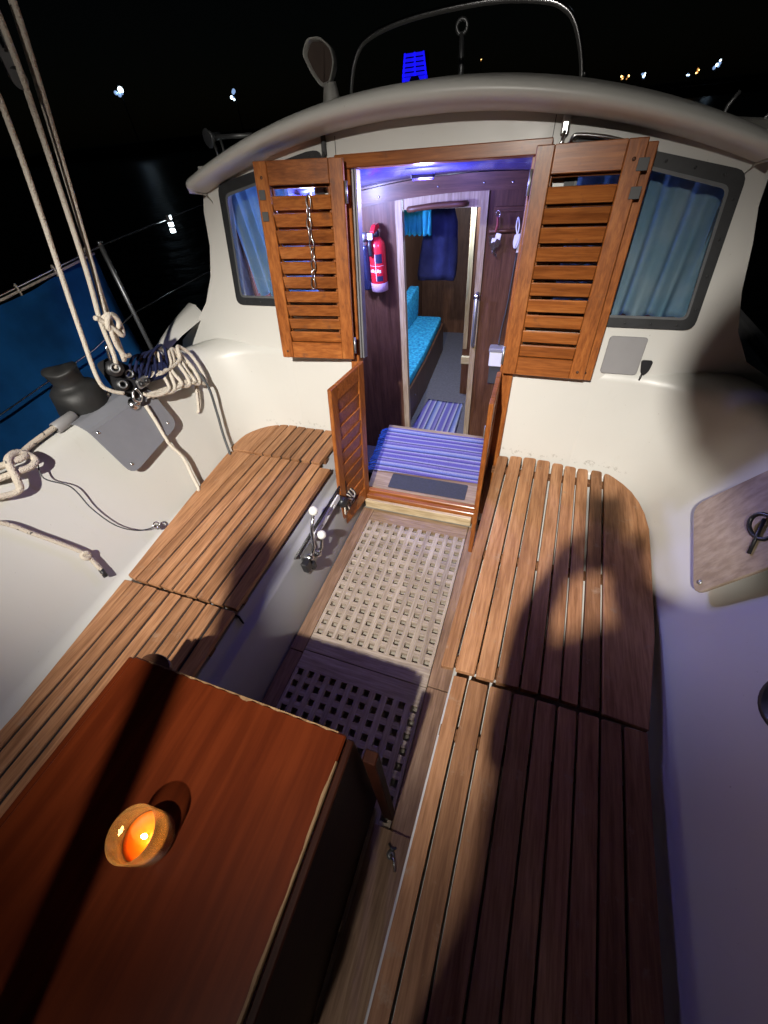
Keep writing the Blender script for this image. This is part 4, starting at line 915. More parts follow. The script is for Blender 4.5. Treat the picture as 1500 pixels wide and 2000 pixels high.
# tackle parts
def rope(name, pts, r_, label, mat='rope', sm=6, parent=None, catg='rope', seg=8):
    o_ = tube(name, pts, r_, M[mat], parent, seg, False, sm)
    if label: tag(o_, label, catg)
    return o_
mst = thing('mainsheet_tackle', 'four white mainsheet rope parts rising to the upper left with a knot', 'rope', (-1.2, -0.3, 1.0))
T0 = Vector((-1.14, -0.19, 1.88))
rope('rope_part', [(-1.10, -0.30, 2.05), (-1.12, -0.275, 1.835), (-1.19, -0.39, 1.25), (-1.215, -0.425, 1.045), (-1.208, -0.410, 0.99), (-1.195, -0.37, 0.955)], 0.0085, None, parent=mst)
rope('rope_part', [(-1.12, -0.14, 2.05), (-1.125, -0.168, 1.87), (-1.165, -0.255, 1.42), (-1.185, -0.300, 1.235), (-1.195, -0.318, 1.10), (-1.21, -0.33, 1.05)], 0.0090, None, parent=mst)
rope('rope_part', [(-1.13, -0.07, 2.12), (-1.135, -0.075, 1.99), (-1.175, -0.205, 1.45), (-1.19, -0.262, 1.24), (-1.20, -0.285, 1.06)], 0.0088, None, parent=mst)
rope('rope_part', [(-1.15, -0.03, 2.15), (-1.16, -0.075, 1.95), (-1.20, -0.18, 1.47), (-1.205, -0.235, 1.25), (-1.21, -0.27, 1.06)], 0.0075, None, parent=mst)
kc = Vector((-1.175, -0.285, 1.215))
rope('knot', [kc+Vector(v) for v in ((0.0, -0.02, 0.02), (0.02, 0.012, 0.035), (0.02, 0.035, 0.0), (0.012, 0.01, -0.03), (0.02, -0.022, -0.005), (0.025, 0.0, 0.03), (0.01, 0.04, 0.02), (0.005, 0.045, -0.03), (0.02, 0.02, -0.05), (0.022, 0.0, -0.02), (0.01, -0.03, 0.03), (0.012, -0.045, 0.04))], 0.0095, None, parent=mst, sm=5)
rope('tail', [kc+Vector(v) for v in ((0.02, -0.01, 0.0), (0.018, -0.02, -0.04), (0.008, -0.018, -0.09), (0.008, -0.005, -0.125), (0.0, 0.02, -0.135))], 0.0090, None, parent=mst)
# coiled sheet hung forward of the block
co = thing('rope_coil', 'white rope coiled in hanging loops beside the mainsheet block', 'rope', (-1.22, -0.12, 0.9))
rj = random.Random(3)
for i in range(7):
    y = -0.215+0.034*i+rj.uniform(-.008, .008); top_ = Vector((-1.235-0.02*rj.random(), y+0.045, 1.035-0.010*i+rj.uniform(-.012, .012))); d_ = rj.uniform(0.86, 1.2); sl = rj.uniform(-.02, .03)
    pts = [(-1.205, -0.255+0.016*i, 0.955-0.004*i+rj.uniform(-.01, .01)), top_+Vector((0.022, -0.035, -0.055)), top_+Vector((0.010, 0.0, -0.006)), top_+Vector((0.0, 0.028, -0.012)), top_+Vector((0.012, 0.052*d_, -0.065)), (-1.195+rj.uniform(-.02, .01), y+0.085*d_, 0.930-0.014*i-0.03*(d_-1)), (-1.172, y+0.045+sl, 0.872-0.014*i-0.05*(d_-1)), (-1.185, y-0.03+sl, 0.872-0.006*i), (-1.20, -0.285+0.006*i, 0.900-0.004*i+rj.uniform(-.008, .008))]
    rope('coil_loop', pts, 0.0085+rj.uniform(-.0006, .0008), None, parent=co, sm=5)
for i in range(4):
    rope('lashing', [(-1.20, -0.31+0.02*i, 1.00-0.02*i), (-1.225, -0.22+0.03*i, 1.045-0.01*i), (-1.235, -0.15+0.04*i, 1.01+0.01*rj.random()), (-1.205, -0.20+0.03*i, 0.955-0.012*i), (-1.195, -0.29+0.02*i, 0.945)], 0.0065, None, mat='navy', parent=co, sm=5)
rope('coil_tail', [(-1.235, 0.015, 0.985), (-1.225, 0.04, 0.90), (-1.205, 0.03, 0.78), (-1.185, -0.02, 0.70), (-1.185, -0.055, 0.675), (-1.18, -0.045, 0.69), (-1.20, 0.02, 0.79), (-1.225, 0.06, 0.90)], 0.0065, None, parent=co)
rope('wrapped_bundle', [(-1.23, -0.25, 0.99), (-1.24, -0.17, 0.96), (-1.235, -0.08, 0.94)], 0.030, None, mat='navy', parent=co)
rope('sheet_tail', [LC(-0.30, 0.44, 0.03), LC(-0.315, 0.36, 0.026), LC(-0.335, 0.25, 0.012), LC(-0.33, 0.16, 0.010), LC(-0.365, 0.06, 0.010), LC(-0.385, 0.0, 0.010), (-1.03, -0.40, 0.446)], 0.0085, 'white rope tail running down the coaming from the mainsheet block')
rope('drain_hose', [(-1.27, -0.03, 1.01), (-1.235, 0.045, 0.93), LC(0.05, 0.36, 0.05), LC(0.01, 0.22, 0.02), LC(-0.045, 0.11, 0.009), LC(-0.09, 0.02, 0.009), (-1.045, -0.10, 0.446)], 0.0068, 'thin dark hose curving down the white coaming to the bench', 'cable', 8, None, 'hose')
# docking line, knots and cord
rope('dock_line', [(-1.33, -0.35, 0.925), (-1.345, -0.53, 0.925), (-1.335, -0.66, 0.925), (-1.325, -0.74, 0.925), (-1.30, -0.82, 0.925)], 0.0115, 'flecked dock line lying along the top of the left coaming', 'rope2')
slv = lathe('hose_sleeve', [(0.020, 0), (0.024, 0.003), (0.024, 0.10), (0.020, 0.104), (0.0165, 0.10), (0.0165, 0.004)], (-1.327, -0.635, 0.925), M['panel'], None, 18, (-0.08, 1, 0.0))
tag(slv, 'short grey plastic sleeve around the dock line on the coaming', 'sleeve')
kn = Vector((-1.262, -0.86, 0.905))
rope('line_knot', [kn+Vector(v) for v in ((0.0, 0.06, 0.03), (0.02, 0.03, 0.035), (0.01, -0.03, 0.045), (0.0, -0.08, 0.05), (-0.03, -0.16, 0.05), (0.0, -0.09, 0.02), (0.03, -0.02, 0.01), (0.035, 0.03, 0.0), (0.02, 0.06, 0.01), (0.0, 0.04, 0.05), (0.02, -0.01, 0.055), (0.045, -0.04, 0.0), (0.045, -0.06, -0.04), (0.03, -0.11, -0.03), (0.0, -0.20, 0.02), (-0.03, -0.28, 0.04))], 0.0125, 'thick flecked rope knot on the coaming at the left edge', 'rope2', 6)
rope('stopper_line', [LC(-1.12, 0.46, 0.010), LC(-1.04, 0.41, 0.012), LC(-1.0, 0.30, 0.012), LC(-0.965, 0.19, 0.013), LC(-0.955, 0.13, 0.013), LC(-0.965, 0.06, 0.012), LC(-0.972, 0.035, 0.010)], 0.0085, 'flecked rope with stopper knot and black tip on the left coaming', 'rope2')
sk = bpy.data.objects['stopper_line']
k1 = tube('stopper_knot', [LC(-0.958+0.012*math.cos(R(a)), 0.135+0.014*math.sin(R(a)), 0.016+0.004*math.sin(R(2*a))) for a in range(0, 720, 40)], 0.0085, M['rope2'], sk, 8)
k2 = tube('whipped_tip', [LC(-0.965, 0.055, 0.011), LC(-0.974, 0.020, 0.010)], 0.0098, M['black'], sk, 8)
for k_ in (k1, k2): k_.matrix_parent_inverse = Matrix.Identity(4)
rope('thin_cord', [(-1.245, -0.80, 0.895), LC(-0.83, 0.44, 0.012), LC(-0.79, 0.36, 0.010), LC(-0.80, 0.25, 0.004), LC(-0.79, 0.14, 0.004), LC(-0.745, 0.06, 0.004), LC(-0.69, 0.022, 0.006)], 0.0026, 'thin dark cord drooping from the rope knot to a small ring', 'cable', 8, None, 'cord')
pe = thing('pad_eye', 'small steel ring at the outer edge of the left bench', 'ring', LC(-0.675, 0.02))
tube('ring', [LC(-0.675+0.014*math.cos(R(a)), 0.022+0.014*math.sin(R(a)), 0.014) for a in range(0, 360, 30)], 0.0035, M['steel'], pe, 6, True)
lathe('ring_foot', [(0.014, 0), (0.014, 0.003), (0.006, 0.006), (0.005, 0.014), (0, 0.015)], LC(-0.675, 0.010, 0.0), M['steel'], pe, 12, NP)

# ------------------------------------------------------------------ stanchion, lifelines, weather cloth
LX = -1.70
stn = thing('stanchion', 'dark steel stanchion holding the two lifelines on the left', 'stanchion', (LX, 0.275, 0.56))
tube('post', [(LX, 0.275, 0.56), (LX, 0.277, 1.0), (LX, 0.28, 1.375)], 0.0125, M['dullsteel'], stn, 10)
lathe('post_cap', [(0.0135, 0), (0.0145, 0.006), (0.012, 0.014), (0, 0.018)], (LX, 0.28, 1.372), M['steel'], stn, 12)
lathe('post_foot', [(0.04, 0), (0.04, 0.006), (0.02, 0.012), (0.016, 0.06), (0.0128, 0.062)], (LX, 0.275, 0.56), M['steel'], stn, 14)
tag(tube('upper_lifeline', [(LX, -2.8, 1.30), (LX, -0.3, 1.312), (LX, 0.28, 1.365), (LX, 1.1, 1.402), (LX+0.02, 3.5, 1.42)], 0.005, M['steel'], None, 6), 'upper wire lifeline from the blue cloth past the deckhouse', 'lifeline')
tag(tube('lower_lifeline', [(LX+0.02, -2.8, 0.90), (LX+0.02, -0.6, 0.935), (LX+0.02, -0.07, 0.985), (LX, 0.28, 1.045), (LX, 0.93, 1.066), (LX+0.02, 3.5, 1.07)], 0.004, M['steel'], None, 6), 'lower wire lifeline crossing in front of the blue cloth', 'lifeline')
wo = [o for o in wc.children if o.name.startswith('winch_cover')][0]
for v in wo.data.vertices:
    a = math.atan2(v.co.y+0.44, v.co.x+1.385); k_ = 1+0.035*math.sin(3*a+v.co.z*30)+0.02*math.sin(7*a+v.co.z*60)
    v.co.x = -1.385+(v.co.x+1.385)*k_; v.co.y = -0.44+(v.co.y+0.44)*k_; v.co.z += 0.006*math.sin(2*a)*(v.co.z-0.9)/0.15
wcl = thing('weather_cloth', 'blue canvas weather cloth laced along the left lifelines', 'weather cloth', (LX, -1, 0.6))
bm = bmesh.new(); G = []
for j in range(15):
    row = []
    for i in range(61):
        u, v = i/60, j/14; y = -2.8+(0.235+2.8)*u
        zt = 1.275+0.06*max(0, (y+0.3)/0.55)+0.008*abs(math.sin(i*0.42)); zb = 0.58
        row.append(bm.verts.new((LX-0.012+0.010*math.sin(u*17+v*2)+0.012*math.sin(v*5+u*3), y-0.02*v, zt+(zb-zt)*v)))
    G.append(row)
for j in range(14):
    for i in range(60): bm.faces.new((G[j][i], G[j][i+1], G[j+1][i+1], G[j+1][i]))
w_ = from_bm('canvas', bm, M['bluecloth'], wcl, True); w_.modifiers.new('s', 'SOLIDIFY').thickness = 0.003
for i in range(14):
    y = 0.18-i*0.20; zz_ = 1.30+0.06*max(0, (y+0.3)/0.55)
    tube('lacing', [(LX+0.012*math.cos(R(a)), y+0.008*math.sin(R(a/2)), zz_+0.022*math.sin(R(a))) for a in range(0, 360, 45)], 0.004, M['rope'], wcl, 5, True)
tube('hem_cord', [(LX+0.004, -2.8, 1.285), (LX+0.004, -0.3, 1.297), (LX+0.004, 0.22, 1.345)], 0.0055, M['rope'], wcl, 6)
# clear lamp clipped to the lifeline
ll = thing('lifeline_lamp', 'small bright white lamp clipped to the left lifeline', 'lamp', (LX, 0.79, 1.38))
M['led'] = emit('led_white', (0.80, 0.95, 1.0), 9.0)
lathe('lamp_tube', [(0, -0.045), (0.012, -0.044), (0.013, 0.044), (0, 0.045)], (LX+0.012, 0.79, 1.362), M['panel'], ll, 12)
for dz in (-0.030, 0.0, 0.032): lathe('led', [(0, -0.010), (0.0142, -0.009), (0.0142, 0.009), (0, 0.010)], (LX+0.012, 0.79+0.004*math.sin(dz*60), 1.362+dz), M['led'], ll, 12)
# fairing by the deckhouse corner
tag(loft('spray_fairing', [[(-1.40, 0.05, 0.90), (-1.43, 0.08, 0.93), (-1.47, 0.10, 0.93), (-1.50, 0.10, 0.89)], [(-1.36, 0.22, 0.96), (-1.41, 0.25, 1.0), (-1.46, 0.27, 1.0), (-1.50, 0.28, 0.92)], [(-1.32, 0.40, 1.0), (-1.38, 0.42, 1.05), (-1.45, 0.45, 1.05), (-1.50, 0.45, 0.95)]], M['gel']), 'low white fairing where the left coaming meets the deckhouse', 'fairing')

# ------------------------------------------------------------------ engine levers on the port well side
ev = thing('engine_controls', 'two chrome engine levers with white ball knobs on the left well side', 'control lever', (-0.385, -0.48, 0.2))
def WL(y, z, h): return (-0.374-0.019*(z-0.02)/0.295+h, y, z)
box('control_plate', -0.56, -0.44, 0.175, 0.315, 0.0, 0.008, M['dullsteel'], ev, 0.002, lambda u, v, w_: WL(u, v, w_))
for y0, z0, pts in ((-0.515, 0.255, [(-0.515, 0.255, 0.022), (-0.48, 0.30, 0.034), (-0.455, 0.39, 0.036), (-0.405, 0.472, 0.045)]), (-0.455, 0.215, [(-0.455, 0.215, 0.022), (-0.43, 0.24, 0.035), (-0.425, 0.275, 0.042), (-0.413, 0.318, 0.048)])):
    lathe('hub', [(0.020, 0), (0.022, 0.004), (0.018, 0.02), (0.010, 0.030), (0, 0.031)], WL(y0, z0, 0.006), M['steel'], ev, 16, (1, 0, 0))
    lv = tube('lever', [WL(*p) for p in pts], [0.010, 0.009, 0.008, 0.007], M['steel'], ev, 8)
    p = WL(*pts[-1])
    o_ = lathe('knob', [(0.0225*math.sin(R(a)), -0.0225*math.cos(R(a))) for a in range(0, 181, 18)], p, M['whiteknob'], lv, 18)
box('stop_block', -0.585, -0.54, 0.225, 0.285, 0.006, 0.040, M['black'], ev, 0.006, lambda u, v, w_: WL(u, v, w_)); box('stop_block', -0.545, -0.515, 0.20, 0.245, 0.006, 0.045, M['black'], ev, 0.006, lambda u, v, w_: WL(u, v, w_))
br = thing('locker_bracket', 'white slotted bracket under the left bench beside the levers', 'bracket', WL(-0.3, 0.32, 0))
plate('bracket_strip', rrect(-0.45, -0.13, 0.292, 0.325, 0.012), [rrect(-0.42, -0.34, 0.302, 0.316, 0.006), rrect(-0.30, -0.20, 0.302, 0.316, 0.006)], 0.004, 0.012, lambda u, v, w_: WL(u, v, w_+0.006), M['lab_white'], br)
tube('bracket_gasket', [WL(-0.60, 0.345, 0.008), WL(-0.2, 0.345, 0.008), WL(-0.06, 0.345, 0.008), WL(-0.03, 0.33, 0.012), WL(-0.05, 0.27, 0.012)], 0.005, M['black'], br, 6)
pl = thing('electric_plug', 'black plug and tangled cables low on the left well side', 'plug', WL(-0.1, 0.24, 0))
lathe('plug_body', [(0, 0), (0.030, 0), (0.032, 0.03), (0.024, 0.045), (0, 0.046)], WL(-0.12, 0.265, 0.002), M['black'], pl, 16, (1, -0.3, 0))
for i in range(6):
    tube('cable', [WL(-0.12+0.01*i, 0.25, 0.03), WL(-0.15+0.025*i, 0.20+0.01*math.sin(i*2), 0.035), WL(-0.10+0.02*math.sin(i), 0.165+0.008*i, 0.02), WL(-0.03+0.01*i, 0.185+0.012*math.cos(i*1.7), 0.025), WL(-0.05+0.012*i, 0.25, 0.012)], 0.0042, M['black'] if i % 2 else M['rope'], pl, 6, False, 5)

# ------------------------------------------------------------------ starboard coaming: plywood board with ring, round hole
NR = Vector((-0.911, 0, 0.411)).normalized(); RO = Vector((1.022, 0, 0.44)); RD = Vector((0.411, 0, 0.911)).normalized()
def RC(y, s_, h=0.0):
    p = RO+RD*s_+NR*h; return (p.x, y, p.z)
pb = thing('plywood_board', 'weathered plywood board with black ring leaning on the right coaming', 'board', RC(-0.4, 0.3))
prism('board', rpoly([(-0.545, 0.168), (-0.200, 0.240), (-0.300, 0.68), (-0.59, 0.58)], [0.04, 0.05, 0.04, 0.04], 5), 0.016, 0.026, M['ply'], pb, 0.002, lambda u, v, w_: RC(u, v, w_+0.04*v))
tube('ring', [RC(-0.445+0.038*math.cos(R(a)), 0.415+0.030*math.sin(R(a)), 0.052+0.010*math.cos(R(a))) for a in range(0, 360, 20)], 0.0062, M['black'], pb, 8, True)
tube('ring_pin', [RC(-0.505, 0.358, 0.046), RC(-0.425, 0.428, 0.052)], 0.005, M['black'], pb, 8)
lathe('screw', [(0.008, 0), (0.007, 0.003), (0, 0.004)], RC(-0.515, 0.20, 0.036), M['dullsteel'], pb, 10, NR)
tag(lathe('speaker_disc', [(0, 0.004), (0.045, 0.006), (0.058, 0.012), (0.066, 0.014), (0.070, 0.008), (0.070, 0.0)], RC(-0.90, 0.315, 0.0), M['black'], None, 28, NR), 'round black fitting on the right coaming at the right edge', 'fitting')

# ------------------------------------------------------------------ on the roof
def roofz(x): return arch(x, 1.787, 0.175)
hp = thing('roof_hoop', 'bent stainless hoop standing on the deckhouse roof', 'hoop', (-0.05, 1.0, 1.78))
HY = 1.0
tube('hoop_tube', [(-0.565, HY, 1.70), (-0.555, HY, 1.80), (-0.515, HY, 1.905), (-0.44, HY, 1.955), (-0.25, HY, 1.985), (0.05, HY, 1.992), (0.25, HY, 1.972), (0.335, HY, 1.945), (0.385, HY, 1.90), (0.425, HY, 1.82), (0.446, HY, 1.74), (0.45, HY, 1.66)], 0.0105, M['steel'], hp, 10, False, 5)
for x in (-0.566, 0.45): lathe('hoop_foot', [(0.030, -0.03), (0.030, 0.004), (0.016, 0.010), (0.012, 0.03)], (x, HY, roofz(x)), M['steel'], hp, 14)
cv = thing('cowl_vent', 'pale cowl ventilator with dark mouth on the left of the roof', 'vent', (-0.55, 0.75, 1.76))
ol = rpoly([(-0.640, 1.915), (-0.610, 1.953), (-0.555, 1.952), (-0.512, 1.922), (-0.504, 1.882), (-0.524, 1.842), (-0.552, 1.812), (-0.578, 1.822), (-0.612, 1.862)], 0.0165, 4)
cxm, czm = -0.565, 1.885
bm = bmesh.new(); prev = None
for dy, k_s, dz in ((0.085, 0.25, -0.02), (0.075, 0.6, -0.01), (0.045, 0.86, 0.0), (0.0, 1.0, 0.0), (-0.008, 1.02, 0.0), (-0.014, 0.99, 0.0), (-0.012, 0.93, 0.0), (0.0, 0.88, 0.0), (0.030, 0.72, 0.0), (0.055, 0.4, -0.005)):
    ring = [bm.verts.new((cxm+(x-cxm)*k_s, 0.74+dy, czm+(z-czm)*k_s+dz)) for x, z in ol]
    if prev:
        for k_ in range(len(ring)): bm.faces.new((prev[k_], prev[(k_+1) % len(ring)], ring[(k_+1) % len(ring)], ring[k_]))
    else: bm.faces.new(ring)
    prev = ring
bm.faces.new(prev)
from_bm('cowl', bm, M['gel'], cv, True)
prism('cowl_throat', [(cxm+(x-cxm)*0.84, czm+(z-czm)*0.84) for x, z in ol], 0.006, 0.010, plain('cowl_inside', (0.11, 0.075, 0.06), 0.7), cv, 0, lambda u, v, w_: (u, 0.74+w_, v))
lathe('cowl_stem', [(0.044, 1.70), (0.040, 1.76), (0.032, 1.80), (0.026, 1.83), (0, 1.835)], (-0.545, 0.755, 0), M['gel'], cv, 18)
rp = thing('roof_post', 'thin pale post with an eye at its top behind the hoop', 'post', (0.02, 1.5, 1.8))
tube('post', [(-0.150, 1.5, 1.72), (-0.145, 1.5, 1.85), (-0.150, 1.5, 1.965)], [0.016, 0.014, 0.012], M['dullsteel'], rp, 8)
tube('eye', [(-0.150+0.026*math.cos(R(a)), 1.5, 1.985+0.024*math.sin(R(a))) for a in range(0, 360, 30)], 0.009, M['dullsteel'], rp, 6, True)
sv = thing('roof_horn', 'small dull horn on two thin rods at the left roof corner', 'horn', (-1.02, 0.62, 1.62))
tube('rod', [(-1.075, 0.60, 1.55), (-1.085, 0.60, 1.69)], 0.006, M['dullsteel'], sv, 6); tube('rod', [(-1.035, 0.60, 1.57), (-1.045, 0.60, 1.70)], 0.006, M['dullsteel'], sv, 6)
lathe('bell', [(0, 0.06), (0.012, 0.058), (0.016, 0.02), (0.034, -0.01), (0.032, -0.012), (0, 0.0)], (-1.10, 0.60, 1.705), M['dullsteel'], sv, 16, (0.3, 1, 0.1))
tube('bar', [(-1.09, 0.62, 1.705), (-0.90, 0.64, 1.700)], 0.010, M['dullsteel'], sv, 6)
for i, (x, z0, z1, y, lean) in enumerate(((0.80, 1.55, 1.670, 0.62, 0.012), (0.905, 1.55, 1.685, 0.62, 0.018), (1.02, 1.48, 1.645, 0.62, 0.02), (1.05, 1.48, 1.64, 0.62, 0.02))):
    r4 = tube('rail_pin', [(x-0.012, y, z0), (x, y, z1-0.03), (x+lean, y, z1)], 0.006, M['dullsteel'], None, 6)
    tag(r4, ('first', 'second', 'third', 'last')[i]+' thin dark rail pin counted from the hoop along the right roof edge', 'rail pin', 'rail pins on the right roof edge')

# ------------------------------------------------------------------ harbour beyond
def at(px, py, dist):
    d_ = c_f+c_r*((px-750)/765)+c_u*((1000-py)/765); d_ = d_/math.hypot(d_.x, d_.y)
    return CAM+d_*dist
M['shore'] = plain('shore_rock', (0.012, 0.013, 0.014), 0.95, 0, spec=0.05, var=0.4, scale=0.3)
sh = [(-160, 95), (-110, 88), (-60, 100), (-20, 120), (30, 125), (90, 110), (150, 118)]
struct(prism('shore', sh+[(300, 400), (-300, 400)], -0.9, 0.6, M['shore'], None, 0))
cold = emit('cold_lamp', (0.70, 0.90, 1.0), 3.5); warm = emit('warm_lamp', (1.0, 0.62, 0.22), 5.0); blu = emit('blue_lamp', (0.010, 0.008, 1.0), 0.85)
M['shedwall'] = plain('shed_wall', (0.05, 0.052, 0.055), 0.9, 0, var=0.3, scale=0.6)
dims = {'cold_lamp': emit('cold_dim', (0.35, 0.55, 0.95), 0.7), 'warm_lamp': emit('warm_dim', (0.9, 0.40, 0.10), 0.7)}
specs = [(230, 176, 112, 0.95, cold, 'street lamp with bright white head far left above the blue cloth', 1), (456, 184, 118, 0.85, cold, 'street lamp with white head between the far left lamp and the cowl vent', 1),
         (1214, 154, 140, 0.55, warm, 'warm orange shore lamp right of the roof hoop', 0), (1226, 150, 140, 0.35, warm, 'small warm shore lamp beside the orange one', 0), (1256, 147, 142, 0.75, cold, 'cold white shore lamp right of the orange pair', 0),
         (1402, 125, 145, 0.75, cold, 'bright white shore lamp furthest right above the roof', 0), (1364, 138, 144, 0.38, warm, 'small amber shore lamp left of the furthest right lamp', 0), (1344, 146, 144, 0.28, cold, 'faint shore lamp left of the amber one', 0), (940, 117, 150, 0.16, warm, 'tiny warm window light seen inside the roof hoop', 0)]
for px, py, ds, r_, mt_, lab, wall in specs:
    p = at(px, py, ds); t_ = thing('shore_lamp', lab, 'lamp', (p.x, p.y, 0.6), 'lamps along the far shore')
    tube('lamp_post', [(p.x, p.y+0.4, 0.6), (p.x, p.y+0.4, p.z+r_)], 0.10, M['shore'], t_, 6)
    for q_ in range(5):
        rb = r_*random.uniform(0.22, 0.5); pq = p+Vector((random.uniform(-.7, .7)*r_, 0, random.uniform(-.9, .7)*r_))
        lathe('lamp_bulb', [(0, -rb), (rb*0.7, -rb*0.7), (rb, 0), (rb*0.7, rb*0.7), (0, rb)], pq, mt_ if q_ < 2 else dims[mt_.name], t_, 8)
tw = at(810, 160, 160); bt = thing('blue_lit_tower', 'distant tower outlined in vivid blue light above the roof', 'tower', (tw.x, tw.y, 0.6))
sc = 160/765*1.35
def TW(u, v): return (tw.x+u*sc*0.93, tw.y+u*sc*0.05, tw.z+v*sc)
box('tower_shaft', tw.x-14*sc*0.7, tw.x+14*sc*0.7, tw.y+0.8, tw.y+5, 0.6, tw.z+19*sc, M['shore'], bt, 0.1)
def quad(name, pts): return prism(name, pts, 0, 0.3, blu, bt, 0, lambda u, v, w_: (TW(u, v)[0], TW(u, v)[1]-w_, TW(u, v)[2]))
[quad('lit_louvre', [(-13+0.2*h_, 4+h_), (13-0.2*h_, 4+h_), (13-0.2*(h_+2.2), 4+h_+2.2), (-13+0.2*(h_+2.2), 4+h_+2.2)]) for h_ in (0, 3.1, 6.2, 9.3, 12.4)]; [quad('lit_mullion', [(u-0.7, 4), (u+0.7, 4), (u*0.8+0.7, 19), (u*0.8-0.7, 19)]) for u in (-12, 0.5, 12)]; quad('lit_leg', [(-15, -25), (-11, -25), (-11, 3.6), (-13, 3.6)]); quad('lit_leg', [(11, -25), (15.5, -25), (13.5, 3.6), (11, 3.6)])
quad('lit_bar', [(-10.8, -3), (-8, -2), (-4, 3.6), (-10.8, 3.6)]); quad('lit_bar', [(8, -2), (10.8, -3), (10.8, 3.6), (4, 3.6)])

# ------------------------------------------------------------------ behind the photographer: stern arch lamp, mizzen post, rolled awning
ar = thing('stern_arch', 'stainless stern arch carrying the cockpit flood light', 'arch', (0, -2.9, 0.5))
tube('arch_tube', [(-1.4, -2.9, 0.52), (-1.38, -2.9, 2.4), (-1.2, -2.88, 2.85), (-0.8, -2.87, 3.0), (0.8, -2.87, 3.0), (1.2, -2.88, 2.85), (1.36, -2.9, 2.4), (1.38, -2.9, 0.52)], 0.016, M['steel'], ar, 10, False, 6)
ld = FLD.normalized()
fh = lathe('lamp_hood', [(0.045, -0.09), (0.06, -0.085), (0.062, -0.02), (0.058, -0.02), (0.045, -0.085), (0, -0.08)], LAMP-ld*0.045, M['black'], ar, 20, ld)
tube('lamp_bracket', [LAMP-ld*0.13, Vector((0.1, -2.87, 3.0))], 0.010, M['steel'], ar, 8)
mz = thing('boom_crutch', 'grey boom crutch post standing behind the table', 'post', (-0.13, -1.97, 0))
tube('crutch_post', [(-0.13, -1.975, 0.0), (-0.13, -1.97, 1.0), (-0.13, -1.965, 1.90)], 0.036, M['dullsteel'], mz, 16)
lathe('crutch_head', [(0, 0.0), (0.038, 0.0), (0.044, 0.03), (0.042, 0.07), (0.025, 0.095), (0, 0.10)], (-0.13, -1.965, 1.90), M['black'], mz, 16)
lathe('crutch_foot', [(0.06, 0.001), (0.06, 0.012), (0.04, 0.02), (0.037, 0.06)], (-0.13, -1.975, 0), M['dullsteel'], mz, 16)

# the photographer standing on the starboard bench, just behind the lens
pn = thing('person', 'person in dark clothes standing on the right bench holding a phone at chest height', 'person', (0.56, -2.0, 0.44))
J = {}; Eg = []
def jt(k, co, r, par=None):
    J[k] = (Vector(co), r)
    if par: Eg.append((par, k))
jt('pelvis', (0.55, -2.03, 1.38), 0.140)
jt('belly', (0.515, -2.01, 1.54), 0.130, 'pelvis'); jt('chest', (0.505, -1.98, 1.70), 0.140, 'belly'); jt('uchest', (0.490, -1.95, 1.905), 0.108, 'chest')
jt('neck', (0.580, -1.91, 2.04), 0.048, 'uchest'); jt('jaw', (0.535, -1.85, 2.15), 0.060, 'neck'); jt('head', (0.495, -1.80, 2.245), 0.100, 'jaw'); jt('crown', (0.50, -1.81, 2.325), 0.080, 'head')
HC = Vector((0.495, -1.80, 2.255))
fd = Vector((-0.02, 0.62, -0.78)).normalized()
jt('nose', HC+fd*0.112, 0.014, 'head')
jt('sh_r', (0.70, -1.94, 1.89), 0.070, 'uchest'); jt('el_r', (0.82, -1.67, 1.63), 0.052, 'sh_r'); jt('wr_r', (0.580, -1.550, 1.560), 0.036, 'el_r'); jt('pa_r', (0.520, -1.515, 1.625), 0.036, 'wr_r')
jt('sh_l', (0.365, -1.95, 1.785), 0.060, 'uchest'); jt('el_l', (0.420, -1.73, 1.38), 0.048, 'sh_l'); jt('wr_l', (0.400, -1.555, 1.50), 0.032, 'el_l'); jt('pa_l', (0.390, -1.520, 1.550), 0.038, 'wr_l')
for s_, x in (('l', 0.45), ('r', 0.67)):
    jt('hip_'+s_, (x, -2.03, 1.26), 0.100, 'pelvis'); jt('thigh_'+s_, (x, -2.03, 1.08), 0.088, 'hip_'+s_); jt('knee_'+s_, (x, -2.02, 0.90), 0.062, 'thigh_'+s_)
    jt('calf_'+s_, (x, -2.06, 0.74), 0.060, 'knee_'+s_); jt('ankle_'+s_, (x, -2.09, 0.525), 0.042, 'calf_'+s_); jt('toe_'+s_, (x, -1.93, 0.472), 0.032, 'ankle_'+s_)
back = -c_f
ph_c = CAM+back*0.014-c_u*0.045+c_r*0.012
for s_, sg in (('r', 1), ('l', -1)):
    edge = ph_c+c_r*(0.040*sg)-c_u*0.015
    for i, ln in enumerate((0.9, 1.0, 0.95, 0.8)):
        base = edge+back*0.030-c_u*(0.018*i-0.01)+c_r*0.022*sg
        k1_ = 'f%s%da' % (s_, i); k2_ = 'f%s%db' % (s_, i); k3_ = 'f%s%dc' % (s_, i)
        jt(k1_, base, 0.0095, 'pa_'+s_); jt(k2_, base-back*0.020*ln+c_r*0.004*sg, 0.0088, k1_); jt(k3_, base-back*0.024*ln-c_r*0.016*sg, 0.0078, k2_)
    b0 = edge+back*0.034-c_u*0.035-c_r*0.004*sg
    jt('t%sa' % s_, b0, 0.011, 'pa_'+s_); jt('t%sb' % s_, b0-c_r*0.026*sg+c_u*0.03-back*0.006, 0.0095, 't%sa' % s_)
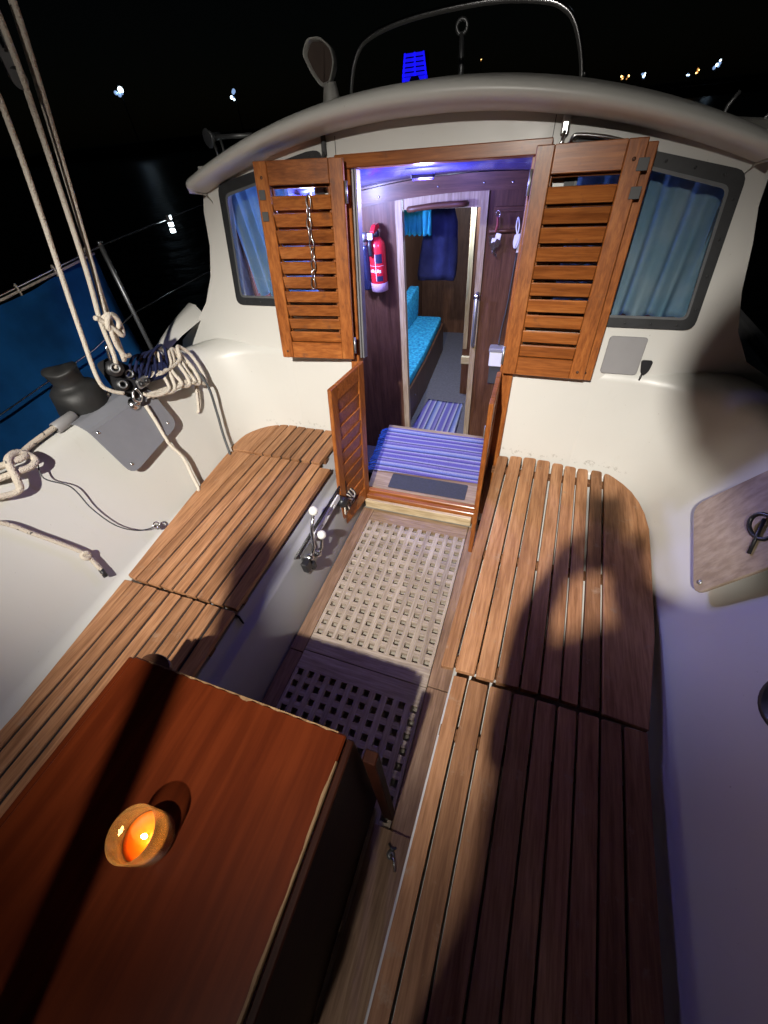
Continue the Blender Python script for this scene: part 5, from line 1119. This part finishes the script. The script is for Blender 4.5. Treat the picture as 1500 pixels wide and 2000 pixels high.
BULK = dict(pelvis=1.3, belly=1.3, chest=1.5, uchest=1.75, sh_r=1.3, sh_l=1.35, el_r=1.4, el_l=1.25, wr_r=1.5, wr_l=1.25, hip_l=1.3, hip_r=1.3, thigh_l=1.3, thigh_r=1.3, knee_l=1.25, knee_r=1.25, calf_l=1.25, calf_r=1.25, ankle_l=1.2, ankle_r=1.2, head=1.15, crown=1.15, jaw=1.1, neck=1.1)
keys = list(J); idx = {k_: i for i, k_ in enumerate(keys)}
me = bpy.data.meshes.new('body'); me.from_pydata([J[k_][0] for k_ in keys], [(idx[a], idx[b_]) for a, b_ in Eg], [])
body = link('body', me, M['shirt'], pn)
sm_ = body.modifiers.new('skin', 'SKIN'); sm_.use_smooth_shade = True
for k_ in keys:
    if k_ in BULK: J[k_] = (J[k_][0], J[k_][1]*BULK[k_])
    v = me.skin_vertices[0].data[idx[k_]]; r_ = J[k_][1]; v.radius = (r_, r_); v.use_root = (k_ == 'pelvis')
ss_ = body.modifiers.new('sub', 'SUBSURF'); ss_.levels = 1; ss_.render_levels = 1
hc = HC+Vector((0.002, -0.006, 0.016))
hq = fd.to_track_quat('Y', 'Z')
bm = bmesh.new(); bmesh.ops.create_uvsphere(bm, u_segments=20, v_segments=12, radius=0.122)
for v in list(bm.verts):
    if v.co.y > 0.055 and v.co.z < 0.045: v.co *= 0.75
    v.co = hc+hq @ Vector((v.co.x*0.92, v.co.y*1.02-0.012, v.co.z*1.0+0.012))
from_bm('hair', bm, M['hair'], pn, True)
for sg in (-1, 1):
    e_ = hc+hq @ Vector((0.033*sg, 0.098, -0.010)); lathe('eye', [(0, -0.011), (0.008, -0.008), (0.0115, 0), (0.008, 0.008), (0, 0.011)], e_, M['lab_white'], pn, 10, fd)
    lathe('ear', [(0, -0.008), (0.020, -0.005), (0.026, 0.004), (0.014, 0.006), (0, 0.002)], hc+hq @ Vector((0.100*sg, -0.005, -0.02)), M['skin'], pn, 12, hq @ Vector((sg, 0.2, 0)))
fc = prism('face', [(0.072*math.cos(R(a)), 0.088*math.sin(R(a))-0.015) for a in range(0, 360, 20)], 0.0, 0.026, M['skin'], pn, 0.012, lambda u, v, w_: tuple(hc+hq @ Vector((u, 0.078+w_-1.4*u*u-0.9*v*v*2, v-0.01))), True)
tube('mouth', [tuple(hc+hq @ Vector((x, 0.103-1.2*x*x, -0.066))) for x in (-0.022, -0.01, 0, 0.01, 0.022)], 0.004, plain('lips', (0.30, 0.12, 0.10), 0.5), pn, 6)
pho = thing('phone', 'dark smartphone held in both hands by the standing person', 'phone', tuple(ph_c))
prism('phone_body', rrect(-0.038, 0.038, -0.078, 0.078, 0.010), 0, 0.008, M['black'], pho, 0.0015, lambda u, v, w_: tuple(ph_c+c_r*u+c_u*v+back*w_))
prism('camera_bump', rrect(-0.034, -0.002, 0.035, 0.070, 0.006), -0.0025, -0.0005, M['dgrey'], pho, 0.0006, lambda u, v, w_: tuple(ph_c+c_r*u+c_u*v+back*w_))
